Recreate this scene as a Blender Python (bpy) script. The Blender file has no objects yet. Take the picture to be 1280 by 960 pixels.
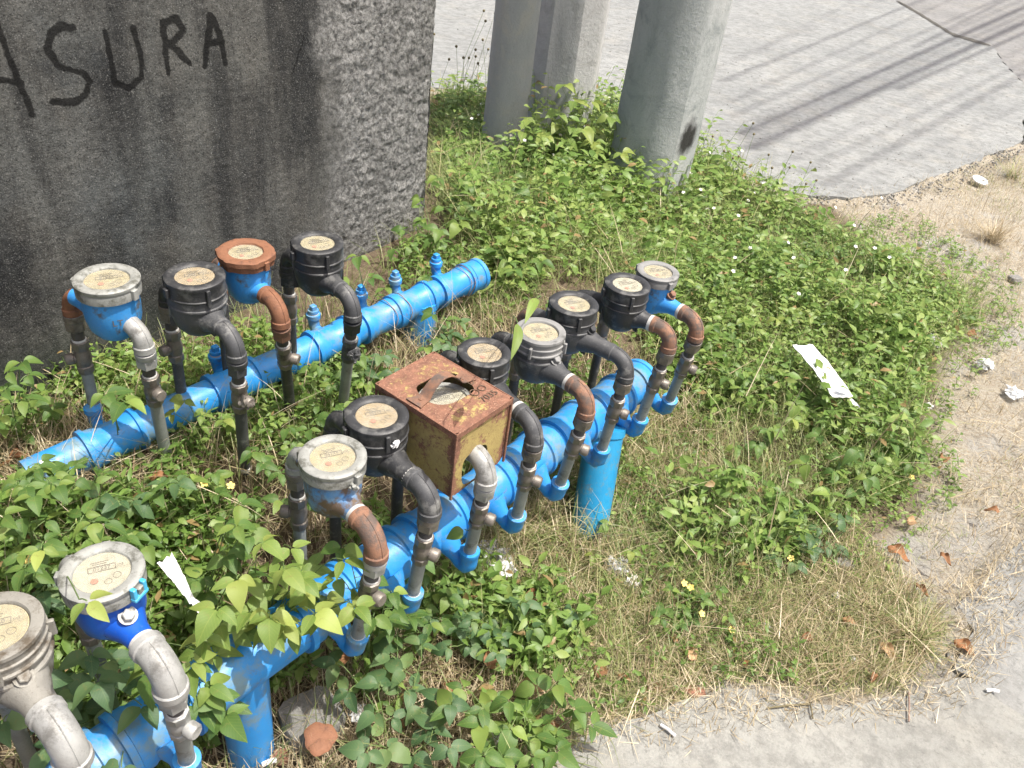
import bpy, math, random
import numpy as np
from mathutils import Vector, Matrix, noise as mn
random.seed(7); rng = np.random.default_rng(7)
S = bpy.context.scene
# ---------------------------------------------------------------- camera
FPX, CAM_H, PITCH, ROLL = 1037.0, 1.45, math.radians(36), math.radians(-8)
cF = np.array([0, math.cos(PITCH), -math.sin(PITCH)]); cR0 = np.array([1.0, 0, 0]); cU0 = np.cross(cR0, cF)
cR = math.cos(ROLL)*cR0 - math.sin(ROLL)*cU0; cU = math.sin(ROLL)*cR0 + math.cos(ROLL)*cU0
CAM = np.array([0, 0, CAM_H])
cam_d = bpy.data.cameras.new('camera'); cam = bpy.data.objects.new('camera', cam_d); S.collection.objects.link(cam)
cam.matrix_world = Matrix(((cR[0], cU[0], -cF[0], 0), (cR[1], cU[1], -cF[1], 0), (cR[2], cU[2], -cF[2], CAM_H), (0, 0, 0, 1)))
cam_d.sensor_fit = 'HORIZONTAL'; cam_d.sensor_width = 36; cam_d.lens = 36*FPX/1280; cam_d.clip_start = .02; cam_d.clip_end = 500
S.camera = cam
# ---------------------------------------------------------------- sky, sun, exposure
SUN_EL, SUN_AZ = math.radians(68), math.radians(-14)          # azimuth counted from +x towards +y
sun_dir = np.array([math.cos(SUN_EL)*math.cos(SUN_AZ), math.cos(SUN_EL)*math.sin(SUN_AZ), math.sin(SUN_EL)])
W = bpy.data.worlds.new('World'); S.world = W; W.use_nodes = True
nt = W.node_tree; nt.nodes.clear()
sky = nt.nodes.new('ShaderNodeTexSky'); sky.sky_type = 'NISHITA'; sky.sun_disc = False
sky.sun_elevation = SUN_EL; sky.sun_rotation = math.pi/2 - SUN_AZ; sky.dust_density = 6.0; sky.air_density = .75; sky.ozone_density = .4
bg = nt.nodes.new('ShaderNodeBackground'); bg.inputs[1].default_value = .15
wo = nt.nodes.new('ShaderNodeOutputWorld'); nt.links.new(sky.outputs[0], bg.inputs[0]); nt.links.new(bg.outputs[0], wo.inputs[0])
sd = bpy.data.lights.new('sun', 'SUN'); sd.energy = 4.0; sd.angle = math.radians(.55); sd.color = (1, .96, .89)
so = bpy.data.objects.new('sun', sd); S.collection.objects.link(so)
so.rotation_euler = Vector(sun_dir).to_track_quat('Z', 'Y').to_euler()
S.view_settings.view_transform = 'Standard'; S.view_settings.look = 'None'; S.view_settings.exposure = .54; S.view_settings.gamma = 1
# ---------------------------------------------------------------- place helpers
def at(u, v, z):
    d = cF*FPX + cR*(u-640) + cU*(480-v); t = (z-CAM_H)/d[2]
    return CAM + d*t
def proj(P):
    P = np.asarray(P, float) - CAM; w = P @ cF
    w = np.where(w < .05, .05, w)
    return 640 + FPX*(P @ cR)/w, 480 - FPX*(P @ cU)/w
def sm(x, a, b):
    t = np.clip((x-a)/(b-a), 0, 1); return t*t*(3-2*t)
ROW = np.array([.6, .8, 0]); PERP = np.array([.8, -.6, 0])
G0 = -.10
def gh(x, y):                       # height of the soil: a low bank rising towards the wall
    x = np.asarray(x, float); y = np.asarray(y, float)
    s = (x+.1)*-.8 + (y-1.2)*.6; t = (x+.1)*.6 + (y-1.2)*.8
    return G0 + (.15-G0)*sm(s, .04, .52)*(1-sm(t, 1.0, 2.2))
def gp(u, v, dz=0):
    z = 0.0
    for _ in range(24):
        P = at(u, v, z+dz); z = .5*z+.5*float(gh(P[0], P[1]))
    return at(u, v, z+dz)
def nrm(v): v = np.asarray(v, float); return v/np.linalg.norm(v)
Z = np.array([0, 0, 1.0])
# ---------------------------------------------------------------- materials
class NB:
    def __init__(s, name):
        s.m = bpy.data.materials.new(name); s.m.use_nodes = True; s.t = s.m.node_tree; s.t.nodes.clear()
        s.out = s.t.nodes.new('ShaderNodeOutputMaterial'); s._co = None
    def n(s, typ, ins=None, **kw):
        nd = s.t.nodes.new('ShaderNode'+typ)
        for k, v in kw.items(): setattr(nd, k, v)
        for k, v in (ins or {}).items():
            if isinstance(v, bpy.types.NodeSocket): s.t.links.new(v, nd.inputs[k])
            else: nd.inputs[k].default_value = v
        return nd
    def co(s):
        if s._co is None: s._co = s.n('TexCoord').outputs['Object']
        return s._co
    def noise(s, scale, detail=4, rough=.6, co=None, dist=0):
        return s.n('TexNoise', {'Scale': scale, 'Detail': detail, 'Roughness': rough, 'Distortion': dist, 'Vector': co or s.co()}).outputs[0]
    def ramp(s, fac, stops):
        r = s.n('ValToRGB', {'Fac': fac}); e = r.color_ramp.elements
        while len(e) < len(stops): e.new(.5)
        for el, (p, c) in zip(e, stops):
            el.position = p; el.color = (c, c, c, 1) if isinstance(c, (int, float)) else (*c, 1)
        return r.outputs[0]
    def mix(s, fac, a, b, bt='MIX'):
        nd = s.n('Mix', data_type='RGBA', blend_type=bt)
        for i, v in ((0, fac), (6, a), (7, b)):
            if isinstance(v, bpy.types.NodeSocket): s.t.links.new(v, nd.inputs[i])
            elif i: nd.inputs[i].default_value = (*v, 1) if not isinstance(v, (int, float)) else (v, v, v, 1)
            else: nd.inputs[i].default_value = v
        return nd.outputs[2]
    def math(s, op, a, b=0.0):
        nd = s.n('Math', operation=op)
        for i, v in ((0, a), (1, b)):
            if isinstance(v, bpy.types.NodeSocket): s.t.links.new(v, nd.inputs[i])
            else: nd.inputs[i].default_value = v
        return nd.outputs[0]
    def bump(s, h, strength=.5, dist=.002, normal=None):
        ins = {'Height': h, 'Strength': strength, 'Distance': dist}
        if normal: ins['Normal'] = normal
        return s.n('Bump', ins).outputs[0]
    def pbr(s, color, rough=.6, metal=0.0, normal=None, spec=.5, **extra):
        p = s.n('BsdfPrincipled')
        def put(k, v):
            if isinstance(v, bpy.types.NodeSocket): s.t.links.new(v, p.inputs[k])
            else: p.inputs[k].default_value = (*v, 1) if isinstance(v, tuple) and len(v) == 3 else v
        put('Base Color', color); put('Roughness', rough); put('Metallic', metal); put('Specular IOR Level', spec)
        if normal: put('Normal', normal)
        for k, v in extra.items(): put(k, v)
        return p.outputs[0]
    def done(s, sh): s.t.links.new(sh, s.out.inputs[0]); return s.m

def surf(name, base, alt, rough=.5, nscale=40, bumps=.25, metal=0.0, dirt=None, dirt_amt=.5, dscale=25, spec=.5, fine=350, bd=.001):
    b = NB(name)
    c = b.mix(b.ramp(b.noise(nscale, 6, .65), [(.3, 0.), (.7, 1.)]), base, alt)
    if dirt:
        f = b.ramp(b.noise(dscale, 8, .7), [(1-dirt_amt*.9, 0.), (min(1, 1.13-dirt_amt*.9), 1.)])
        c = b.mix(f, c, dirt)
        f2 = b.ramp(b.noise(fine, 3, .7), [(.58, 0.), (.75, .6)]); c = b.mix(f2, c, dirt)
        if 'pvc' in name: c = b.mix(b.ramp(b.noise(34, 9, .8, dist=.5), [(.56, 0.), (.68, .75)]), c, (.17, .15, .12))
    r = b.math('ADD', b.math('MULTIPLY', b.noise(nscale*2, 3), .35), rough-.17)
    n = b.bump(b.noise(fine, 4, .7), bumps, bd)
    return b.done(b.pbr(c, r, metal, n, spec))
M = {}
M['blue'] = surf('blue_pvc_paint', (.016, .235, .62), (.035, .29, .68), .45, 22, .2, dirt=(.16, .26, .32), dirt_amt=.56, dscale=13)
M['blue_post'] = surf('cyan_blue_pvc', (.014, .25, .50), (.03, .31, .56), .4, 18, .2, dirt=(.15, .24, .26), dirt_amt=.54)
M['meter_blue'] = surf('chipped_blue_enamel', (.035, .24, .62), (.06, .32, .68), .4, 30, .3, dirt=(.10, .085, .07), dirt_amt=.5, dscale=30)
M['meter_dirty'] = surf('worn_blue_enamel', (.05, .24, .56), (.20, .32, .42), .6, 34, .5, dirt=(.13, .09, .06), dirt_amt=.66, dscale=22)
M['royal'] = surf('royal_blue_enamel', (.006, .075, .44), (.012, .11, .52), .32, 30, .2, dirt=(.10, .16, .30), dirt_amt=.48)
M['black'] = surf('dusty_black_plastic', (.022, .023, .025), (.042, .043, .045), .5, 30, .25, dirt=(.12, .12, .115), dirt_amt=.53, dscale=28)
M['black2'] = surf('weathered_charcoal_plastic', (.045, .046, .048), (.085, .087, .09), .55, 26, .25, dirt=(.2, .2, .19), dirt_amt=.52, dscale=30)
M['greyplastic'] = surf('sunbleached_grey_plastic', (.19, .19, .185), (.27, .27, .26), .6, 26, .3, dirt=(.09, .09, .085), dirt_amt=.52)
M['lid'] = surf('weathered_pale_metal', (.26, .265, .245), (.36, .365, .34), .55, 40, .5, .15, dirt=(.13, .13, .11), dirt_amt=.55, dscale=45)
M['brownmetal'] = surf('tarnished_brown_metal', (.215, .205, .18), (.30, .29, .255), .6, 30, .5, .15, dirt=(.10, .08, .055), dirt_amt=.56)
M['galv'] = surf('galvanised_elbow', (.30, .30, .285), (.42, .42, .40), .5, 30, .4, .2, dirt=(.17, .165, .15), dirt_amt=.52)
M['brass'] = surf('dull_grey_brown_brass', (.15, .13, .11), (.24, .215, .185), .45, 40, .5, .35, dirt=(.07, .06, .05), dirt_amt=.52)
M['pipe'] = surf('grey_green_pipe', (.20, .215, .205), (.30, .32, .30), .5, 30, .3, .1, dirt=(.11, .10, .09), dirt_amt=.5)
M['rust'] = surf('rusted_iron', (.17, .09, .06), (.33, .17, .10), .75, 28, .9, dirt=(.115, .085, .07), dirt_amt=.60, dscale=32)
M['rustor'] = surf('orange_rusted_iron', (.26, .115, .06), (.19, .085, .045), .75, 45, .8, dirt=(.12, .055, .035), dirt_amt=.5, dscale=60)
M['nip'] = surf('dark_threaded_nipple', (.06, .055, .05), (.10, .09, .08), .5, 40, .4)
M['tape'] = surf('white_thread_tape', (.60, .59, .56), (.45, .44, .41), .6, 60, .6)
M['cyan_clip'] = surf('sky_blue_seal_plastic', (.05, .38, .62), (.08, .45, .70), .35, 40, .1)
M['white'] = surf('white_plastic', (.78, .78, .77), (.7, .7, .69), .45, 30, .3)
M['wire'] = surf('rusty_wire', (.22, .13, .09), (.35, .27, .22), .6, 80, .3)
def m_dial(name, base, alt):
    b = NB(name); c = b.mix(b.ramp(b.noise(38, 6, .7), [(.35, 0.), (.68, 1.)]), base, alt)
    c = b.mix(b.ramp(b.noise(95, 7, .75, dist=.8), [(.5, 0.), (.66, .55)]), c, tuple(x*.55 for x in alt))
    return b.done(b.pbr(c, .5))
M['dial'] = m_dial('yellowed_dial_card', (.60, .54, .37), (.42, .35, .21))
M['dial_tan'] = m_dial('tanned_dial_card', (.54, .42, .26), (.38, .26, .14))
M['dial_white'] = m_dial('white_dial_card', (.68, .67, .61), (.46, .43, .34))
M['ink'] = surf('faded_black_ink', (.07, .06, .05), (.18, .15, .11), .6)
M['red'] = surf('faded_red_pointer', (.50, .17, .12), (.6, .25, .18), .5)
def m_glass():
    b = NB('hazy_meter_glass')
    tr = b.n('BsdfTransparent', {'Color': (.93, .93, .9, 1)}).outputs[0]
    gl = b.n('BsdfGlossy', {'Color': (1, 1, 1, 1), 'Roughness': .08}).outputs[0]
    df = b.n('BsdfDiffuse', {'Color': (.62, .59, .50, 1)}).outputs[0]
    fr = b.math('ADD', b.math('MULTIPLY', b.math('POWER', b.n('LayerWeight', {'Blend': .5}).outputs[1], 4.0), .5), .035)
    a = b.n('MixShader', {0: b.ramp(b.noise(60, 5, .7), [(.30, .04), (.72, .30)]), 1: tr, 2: df}).outputs[0]
    return b.done(b.n('MixShader', {0: fr, 1: a, 2: gl}).outputs[0])
M['glass'] = m_glass()
def m_plasticfilm():
    b = NB('clear_plastic_film')
    tr = b.n('BsdfTransparent', {'Color': (.95, .95, .95, 1)}).outputs[0]
    p = b.pbr((.75, .77, .78), .18)
    return b.done(b.n('MixShader', {0: b.ramp(b.noise(70, 5, .7), [(.35, .2), (.65, .85)]), 1: tr, 2: p}).outputs[0])
M['film'] = m_plasticfilm()
def m_box(name, bias):
    b = NB(name)
    n1 = b.noise(16, 9, .72); n2 = b.noise(120, 6, .75)
    at_ = b.n('Attribute', attribute_name='edge').outputs['Fac']
    f = b.math('ADD', b.math('MULTIPLY', n1, .62), b.math('MULTIPLY', n2, .38))
    f = b.math('ADD', f, b.math('MULTIPLY', at_, .2)); f = b.math('ADD', f, bias)
    k = b.ramp(f, [(.49, 0.), (.545, 1.)])
    rust = b.mix(b.ramp(b.noise(60, 8, .75), [(.35, 0.), (.65, 1.)]), (.135, .068, .048), (.285, .14, .09))
    rust = b.mix(b.ramp(b.noise(260, 4, .75), [(.55, 0.), (.68, .8)]), rust, (.48, .29, .19))
    yel = b.mix(b.ramp(b.noise(30, 6, .7), [(.35, 0.), (.7, 1.)]), (.43, .335, .125), (.33, .25, .10))
    yel = b.mix(b.ramp(b.noise(180, 5, .75), [(.56, 0.), (.66, .8)]), yel, (.20, .12, .06))
    c = b.mix(k, yel, rust)
    n = b.bump(b.noise(300, 6, .75), .6, .0015, b.bump(k, .6, -.0006))
    return b.done(b.pbr(c, .75, 0, n, .3))
M['boxtop'] = m_box('rusty_yellow_box_lid', .075); M['boxside'] = m_box('yellow_box_side_with_rust', -.03)
def m_wall():
    b = NB('mould_blackened_plaster'); co = b.co()
    A = lambda n: b.n('Attribute', attribute_name=n).outputs['Fac']
    rough, paint, alg = A('rough'), A('paint'), A('algae')
    sc = b.n('Mapping', {'Vector': co, 'Scale': (1, 1, .22)}).outputs[0]
    big = b.noise(3.1, 7, .62, dist=.3); streak = b.noise(9, 6, .6, co=sc)
    c = b.mix(b.ramp(big, [(.40, 0.), (.62, 1.)]), (.030, .031, .032), (.150, .145, .130))
    c = b.mix(b.ramp(b.noise(1.7, 5, .6), [(.52, 0.), (.68, .6)]), c, (.17, .185, .185))
    c = b.mix(b.ramp(streak, [(.45, 0.), (.70, .75)]), c, (.175, .18, .168))
    s2 = b.noise(6.5, 6, .65, co=b.n('Mapping', {'Vector': co, 'Location': (3, 1, 2), 'Scale': (1, 1, .16)}).outputs[0])
    c = b.mix(b.ramp(s2, [(.50, 0.), (.64, .8)]), c, (.026, .027, .028))
    c = b.mix(b.ramp(b.noise(300, 4, .8), [(.55, 0.), (.66, .8)]), c, (.34, .34, .32))
    c = b.mix(b.ramp(b.noise(170, 5, .8), [(.52, 0.), (.64, .9)]), c, (.022, .022, .022))
    c2 = b.mix(b.ramp(b.noise(75, 8, .8, dist=.4), [(.42, 0.), (.58, 1.)]), (.12, .118, .112), (.38, .377, .36))
    c2 = b.mix(b.ramp(b.noise(190, 4, .8), [(.60, 0.), (.68, .6)]), c2, (.56, .555, .53))
    c2 = b.mix(b.ramp(b.noise(5, 5), [(.45, 0.), (.75, .6)]), c2, (.10, .10, .094))
    rf = b.ramp(b.math('ADD', rough, b.math('MULTIPLY', b.math('SUBTRACT', b.noise(9, 7, .72), .5), 1.7)), [(.30, 0.), (.72, 1.)])
    c = b.mix(rf, c, c2)
    c = b.mix(b.math('MULTIPLY', alg, .8), c, (.05, .062, .048))
    pf = b.ramp(b.math('SUBTRACT', paint, b.math('MULTIPLY', b.noise(120, 5, .85), .9)), [(.05, 0.), (.38, .88)])
    c = b.mix(pf, c, (.008, .008, .008))
    n = b.bump(b.noise(240, 6, .75), .9, .004, b.bump(b.noise(60, 7, .7), .7, .006))
    return b.done(b.pbr(c, .9, 0, n, .2))
M['wall'] = m_wall()
def m_concrete(name, a, c_, spots=(.2, .19, .17), scale=1.0, stretch=None, warm=(.34, .32, .27)):
    b = NB(name); co = b.n('TexCoord').outputs['Object']
    c = b.mix(b.ramp(b.noise(2.2*scale, 7, .65), [(.32, 0.), (.68, 1.)]), a, c_)
    c = b.mix(b.ramp(b.noise(7*scale, 6, .7), [(.5, 0.), (.8, .6)]), c, warm)
    sc = b.n('Mapping', {'Vector': co, 'Rotation': (0, 0, .35), 'Scale': stretch or (1, 1, 1)}).outputs[0]
    c = b.mix(b.ramp(b.noise(70*scale, 5, .75, co=sc), [(.56, 0.), (.70, .7)]), c, spots)
    v = b.n('TexVoronoi', {'Scale': 160*scale, 'Vector': sc}); vd = b.ramp(v.outputs[0], [(.0, 1.), (.25, 0.)])
    c = b.mix(b.math('MULTIPLY', vd, .35), c, (.48, .47, .44))
    c = b.mix(b.ramp(b.noise(26*scale, 7, .8, co=sc), [(.40, .55), (.56, 0.)]), c, spots)
    n = b.bump(b.noise(90*scale, 7, .75, co=sc), .75, .007, b.bump(b.noise(300*scale, 3, .7), .5, .0015))
    return b.done(b.pbr(c, .88, 0, n, .25))
M['road'] = m_concrete('worn_concrete_road', (.235, .242, .235), (.32, .325, .31), (.125, .128, .122), .6, (1.0, 1.3, 1))
M['road2'] = m_concrete('grey_asphalt_overlay', (.20, .198, .19), (.26, .255, .245), (.14, .138, .13), .6)
M['walk'] = m_concrete('cement_pavement', (.27, .268, .245), (.36, .357, .325), (.16, .158, .145), 1.0)
M['walk2'] = m_concrete('smooth_grey_cement', (.25, .252, .24), (.33, .33, .31), (.16, .158, .148), 1.0, None, (.32, .31, .285))
M['rock'] = m_concrete('grey_rubble', (.26, .25, .23), (.38, .37, .35), (.14, .14, .13), 6)
M['brick'] = m_concrete('brick_rubble', (.42, .20, .13), (.5, .28, .19), (.3, .15, .1), 6)
def m_soil():
    b = NB('dry_littered_soil')
    dry = b.n('Attribute', attribute_name='dry').outputs['Fac']
    c = b.mix(b.ramp(b.noise(5, 8, .7), [(.35, 0.), (.68, 1.)]), (.10, .075, .050), (.19, .145, .10))
    c = b.mix(b.ramp(b.noise(60, 7, .8), [(.42, 0.), (.62, 1.)]), c, (.25, .195, .135))
    d = b.mix(b.ramp(b.noise(7, 8, .7), [(.35, 0.), (.65, 1.)]), (.40, .36, .285), (.50, .465, .39))
    d = b.mix(b.ramp(b.noise(90, 7, .8), [(.45, 0.), (.62, .9)]), d, (.28, .225, .155))
    d = b.mix(b.ramp(b.noise(3.3, 5, .6), [(.50, 0.), (.62, .8)]), d, (.40, .39, .36))
    c = b.mix(dry, c, d)
    c = b.mix(b.ramp(b.noise(170, 3, .8), [(.62, 0.), (.72, .7)]), c, (.06, .045, .03))
    n = b.bump(b.noise(75, 9, .8), 1., .012, b.bump(b.noise(420, 3, .8), .6, .002))
    return b.done(b.pbr(c, .95, 0, n, .15))
M['soil'] = m_soil()
def m_pole(name, a, c_, stain, z0=None):
    b = NB(name); co = b.co()
    sc = b.n('Mapping', {'Vector': co, 'Scale': (1, 1, .3)}).outputs[0]
    c = b.mix(b.ramp(b.noise(4, 6, .65, co=sc), [(.35, 0.), (.66, 1.)]), a, c_)
    c = b.mix(b.ramp(b.noise(7, 8, .75, dist=.6), [(.50, 0.), (.66, .85)]), c, stain)
    c = b.mix(b.ramp(b.noise(110, 5, .8), [(.56, 0.), (.7, .5)]), c, tuple(x*.6 for x in a))
    if z0:
        gd = b.n('VectorMath', {0: co, 1: z0}, operation='DISTANCE').outputs['Value']
        gd = b.math('ADD', gd, b.math('MULTIPLY', b.noise(16, 5), .10))
        c = b.mix(b.ramp(gd, [(.10, 1.), (.15, 0.)]), c, (.035, .034, .032))  # near-black patch with a ragged edge around the given point
    n = b.bump(b.noise(50, 8, .8), .8, .008)
    return b.done(b.pbr(c, .8, 0, n, .25))
def leafmat(name, dark, light, yellow, objrand=False, trans=.35, rough=.45):
    b = NB(name)
    t = b.n('ObjectInfo').outputs['Random'] if objrand else b.n('Attribute', attribute_name='tint').outputs['Fac']
    c = b.ramp(t, [(0, dark), (.55, light), (.93, yellow), (1., tuple(min(1, x*1.3) for x in yellow) if name != 'weed_leaf' else (.36, .24, .11))])
    c = b.mix(b.ramp(b.noise(90, 4, .7), [(.3, 0.), (.8, .35)]), c, tuple(x*.62 for x in dark))
    if objrand:
        uvx = b.n('SeparateXYZ', {0: b.co()}).outputs[1]
        ay = b.math('ABSOLUTE', uvx); rib = b.ramp(ay, [(.004, .6), (.016, 0.)])
        vx = b.n('SeparateXYZ', {0: b.co()}).outputs[0]; sv = b.math('SINE', b.math('MULTIPLY', b.math('SUBTRACT', vx, b.math('MULTIPLY', ay, 1.1)), 52.0))
        if name != 'dead_brown_leaf':
            c = b.mix(b.ramp(sv, [(.75, 0.), (1., .28)]), c, yellow); c = b.mix(rib, c, yellow)
            c = b.mix(b.ramp(b.noise(5, 6, .75), [(.60, 0.), (.68, .7)]), c, (.26, .22, .08))
    p = b.pbr(c, rough, 0, b.bump(b.noise(160, 3), .25, .001), .4)
    tl = b.n('BsdfTranslucent', {'Color': b.mix(.5, c, yellow)}).outputs[0]
    return b.done(b.n('MixShader', {0: trans, 1: p, 2: tl}).outputs[0])
M['leaf_big'] = leafmat('broad_leaf_green', (.075, .155, .038), (.135, .24, .062), (.24, .33, .075), True, .4)
M['leaf_light'] = leafmat('light_yellow_green_leaf', (.16, .26, .055), (.24, .34, .085), (.34, .40, .10), True, .4)  # the leaf's own light yellow-green, palest of the broad-leaf colours
M['leaf_dark'] = leafmat('blue_green_leaf', (.065, .135, .055), (.115, .205, .085), (.17, .25, .09), True)
M['leaf_small'] = leafmat('weed_leaf', (.075, .148, .030), (.185, .300, .065), (.32, .405, .115))
M['grass'] = leafmat('grass_blade', (.13, .18, .055), (.27, .32, .11), (.52, .48, .26), trans=.3)
M['straw'] = leafmat('dry_straw', (.27, .19, .11), (.46, .38, .23), (.66, .57, .40), trans=.2)
M['stem'] = surf('green_stem', (.12, .2, .06), (.18, .24, .08), .6, 60)
M['deadleaf'] = leafmat('dead_brown_leaf', (.26, .13, .06), (.38, .18, .08), (.46, .30, .16), True, .15, .7)
M['petal_w'] = surf('white_petal', (.85, .84, .78), (.8, .78, .7), .6)
M['petal_y'] = surf('yellow_petal', (.80, .60, .12), (.85, .68, .25), .6)
M['seedhead'] = surf('brown_seed_head', (.13, .11, .06), (.2, .17, .09), .8)
# ---------------------------------------------------------------- mesh helpers
class MB:
    def __init__(s): s.v = []; s.f = []; s.mi = []; s.attr = []
    def add(s, V, F, mi=0):
        o = len(s.v); s.v += [tuple(map(float, p)) for p in V]; s.f += [tuple(i+o for i in f) for f in F]; s.mi += [mi]*len(F); return s
    def tube(s, pts, rad, seg=16, caps=True, mi=0, ref=None, shape=None):
        pts = [np.asarray(p, float) for p in pts]; n = len(pts)
        rad = [rad]*n if isinstance(rad, (int, float)) else list(rad)
        V = []; F = []; u = None
        for i in range(n):
            a = pts[max(i-1, 0)]; c = pts[min(i+1, n-1)]; d = c-a
            if np.linalg.norm(d) < 1e-9: d = prev
            d = nrm(d); prev = d
            if u is None:
                r = ref if ref is not None else (Z if abs(d[2]) < .9 else np.array([1., 0, 0])); u = nrm(r - d*(r @ d))
            else: u = u - d*(u @ d); u = nrm(u)
            w = np.cross(d, u)
            for k in range(seg):
                a_ = 2*math.pi*k/seg; q = rad[i]*(shape(a_, i) if shape else 1)
                V.append(pts[i] + (u*math.cos(a_)+w*math.sin(a_))*q)
        for i in range(n-1):
            for k in range(seg):
                k2 = (k+1) % seg; F.append((i*seg+k, i*seg+k2, (i+1)*seg+k2, (i+1)*seg+k))
        if caps: F.append(tuple(range(seg-1, -1, -1))); F.append(tuple((n-1)*seg+k for k in range(seg)))
        return s.add(V, F, mi)
    def lathe(s, prof, org, axis=Z, seg=40, mi=0, shape=None, ref=None):     # prof: (height along axis, radius)
        org = np.asarray(org, float); axis = nrm(axis)
        r = ref if ref is not None else (np.array([1., 0, 0]) if abs(axis[0]) < .8 else np.array([0, 1., 0]))
        u = nrm(r-axis*(r @ axis)); w = np.cross(axis, u); V = []; F = []
        for i, (h, q) in enumerate(prof):
            for k in range(seg):
                a = 2*math.pi*k/seg; rr = q*(shape(a, i) if shape else 1)
                V.append(org+axis*h+(u*math.cos(a)+w*math.sin(a))*rr)
        for i in range(len(prof)-1):
            for k in range(seg):
                k2 = (k+1) % seg; F.append((i*seg+k, i*seg+k2, (i+1)*seg+k2, (i+1)*seg+k))
        if prof[0][1] > 1e-5: F.append(tuple(range(seg-1, -1, -1)))
        if prof[-1][1] > 1e-5: F.append(tuple((len(prof)-1)*seg+k for k in range(seg)))
        return s.add(V, F, mi)
    def box(s, c, x, y, z, hx, hy, hz, mi=0, bev=.0):
        c = np.asarray(c, float); V = []
        if bev <= 0:
            for sx in (-1, 1):
                for sy in (-1, 1):
                    for sz in (-1, 1): V.append(c+x*hx*sx+y*hy*sy+z*hz*sz)
            F = [(0, 1, 3, 2), (4, 6, 7, 5), (0, 4, 5, 1), (2, 3, 7, 6), (0, 2, 6, 4), (1, 5, 7, 3)]
            return s.add(V, F, mi)
        rings = [(-hz, hx-bev, hy-bev), (-hz+bev, hx, hy), (hz-bev, hx, hy), (hz, hx-bev, hy-bev)]
        for (h, a, b) in rings:
            for (p, q) in ((1, -(b-bev)/b), (1, (b-bev)/b), ((a-bev)/a, 1), (-(a-bev)/a, 1), (-1, (b-bev)/b), (-1, -(b-bev)/b), (-(a-bev)/a, -1), ((a-bev)/a, -1)):
                V.append(c+z*h+x*a*p+y*b*q)
        F = [tuple(range(7, -1, -1)), tuple(24+k for k in range(8))]
        for i in range(3):
            for k in range(8): F.append((i*8+k, i*8+(k+1) % 8, (i+1)*8+(k+1) % 8, (i+1)*8+k))
        return s.add(V, F, mi)
    def build(s, name, mat, parent=None, smooth=35, loc=None):
        me = bpy.data.meshes.new(name)
        P = np.array(s.v, float)
        off = np.array(parent.location) if parent and parent.parent is None else (np.array(loc) if loc is not None else np.zeros(3))
        if parent is not None and parent.parent is not None: off = np.array(parent.parent.location)+np.array(parent.location)
        me.from_pydata((P-off).tolist(), [], s.f)
        for m in (mat if isinstance(mat, (list, tuple)) else [mat]): me.materials.append(m)
        me.polygons.foreach_set('material_index', s.mi)
        if smooth:
            me.shade_smooth()
            me.set_sharp_from_angle(angle=math.radians(smooth))
        me.validate(); me.update()
        o = bpy.data.objects.new(name, me); S.collection.objects.link(o)
        if parent: o.parent = parent
        elif loc is not None: o.location = loc
        return o
def tag(o, label=None, cat=None, group=None, kind=None):
    for k, v in (('label', label), ('category', cat), ('group', group), ('kind', kind)):
        if v: o[k] = v
    return o
def empty(name, loc, label, cat, group=None):
    o = bpy.data.objects.new(name, None); S.collection.objects.link(o); o.location = tuple(map(float, loc)); o.empty_display_size = .05
    return tag(o, label, cat, group)
def arr_mesh(name, V, F, mat, attrs=None, parent=None, smooth=True, kind=None, split=None):
    """V (n,3), F (m,k) numpy arrays -> mesh object; attrs = {name: per-vertex float}"""
    me = bpy.data.meshes.new(name); V = np.ascontiguousarray(V, np.float32); F = np.asarray(F, np.int32)
    me.vertices.add(len(V)); me.vertices.foreach_set('co', V.ravel())
    k = F.shape[1]; me.loops.add(F.size); me.loops.foreach_set('vertex_index', F.ravel())
    me.polygons.add(len(F)); me.polygons.foreach_set('loop_start', np.arange(0, F.size, k, dtype=np.int32))
    me.polygons.foreach_set('loop_total', np.full(len(F), k, np.int32))
    if smooth: me.polygons.foreach_set('use_smooth', np.ones(len(F), bool))
    me.update(calc_edges=True); me.materials.append(mat)
    for n_, a in (attrs or {}).items():
        at_ = me.attributes.new(n_, 'FLOAT', 'POINT'); at_.data.foreach_set('value', np.asarray(a, np.float32))
    o = bpy.data.objects.new(name, me); S.collection.objects.link(o)
    if parent: o.parent = parent
    if kind: o['kind'] = kind
    return o
def inpoly(u, v, poly):
    u = np.asarray(u); v = np.asarray(v); r = np.zeros(u.shape, bool); n = len(poly)
    for i in range(n):
        x1, y1 = poly[i]; x2, y2 = poly[(i+1) % n]
        if y1 == y2: continue
        c = ((y1 > v) != (y2 > v)) & (u < (x2-x1)*(v-y1)/(y2-y1)+x1); r ^= c
    return r
# ---------------------------------------------------------------- SETTING: soil, road, pavement
def axis_grid(lo, hi, step, far, n):
    mid = np.arange(lo, hi+step/2, step); g = np.geomspace(step, far, n)
    return np.concatenate([lo-g[::-1], mid, hi+g])
gx = axis_grid(-2.2, 3.4, .018, 70, 26); gy = axis_grid(.1, 5.6, .018, 70, 26)
GX, GY = np.meshgrid(gx, gy); nx_, ny_ = len(gx), len(gy)
def fnoise(x, y, sc, seed=0):
    out = np.zeros(x.shape); r = np.random.default_rng(seed)
    for o_ in range(5):
        for _ in range(3):
            a = r.uniform(0, 6.28); p = r.uniform(0, 6.28); k = sc*2**o_*r.uniform(.7, 1.3)
            out += np.sin((x*math.cos(a)+y*math.sin(a))*k+p+1.7*np.sin((x*math.sin(a)-y*math.cos(a))*k*.7+p))/2**o_
    return out/4
near = (np.abs(GX) < 6) & (GY < 9)
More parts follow.
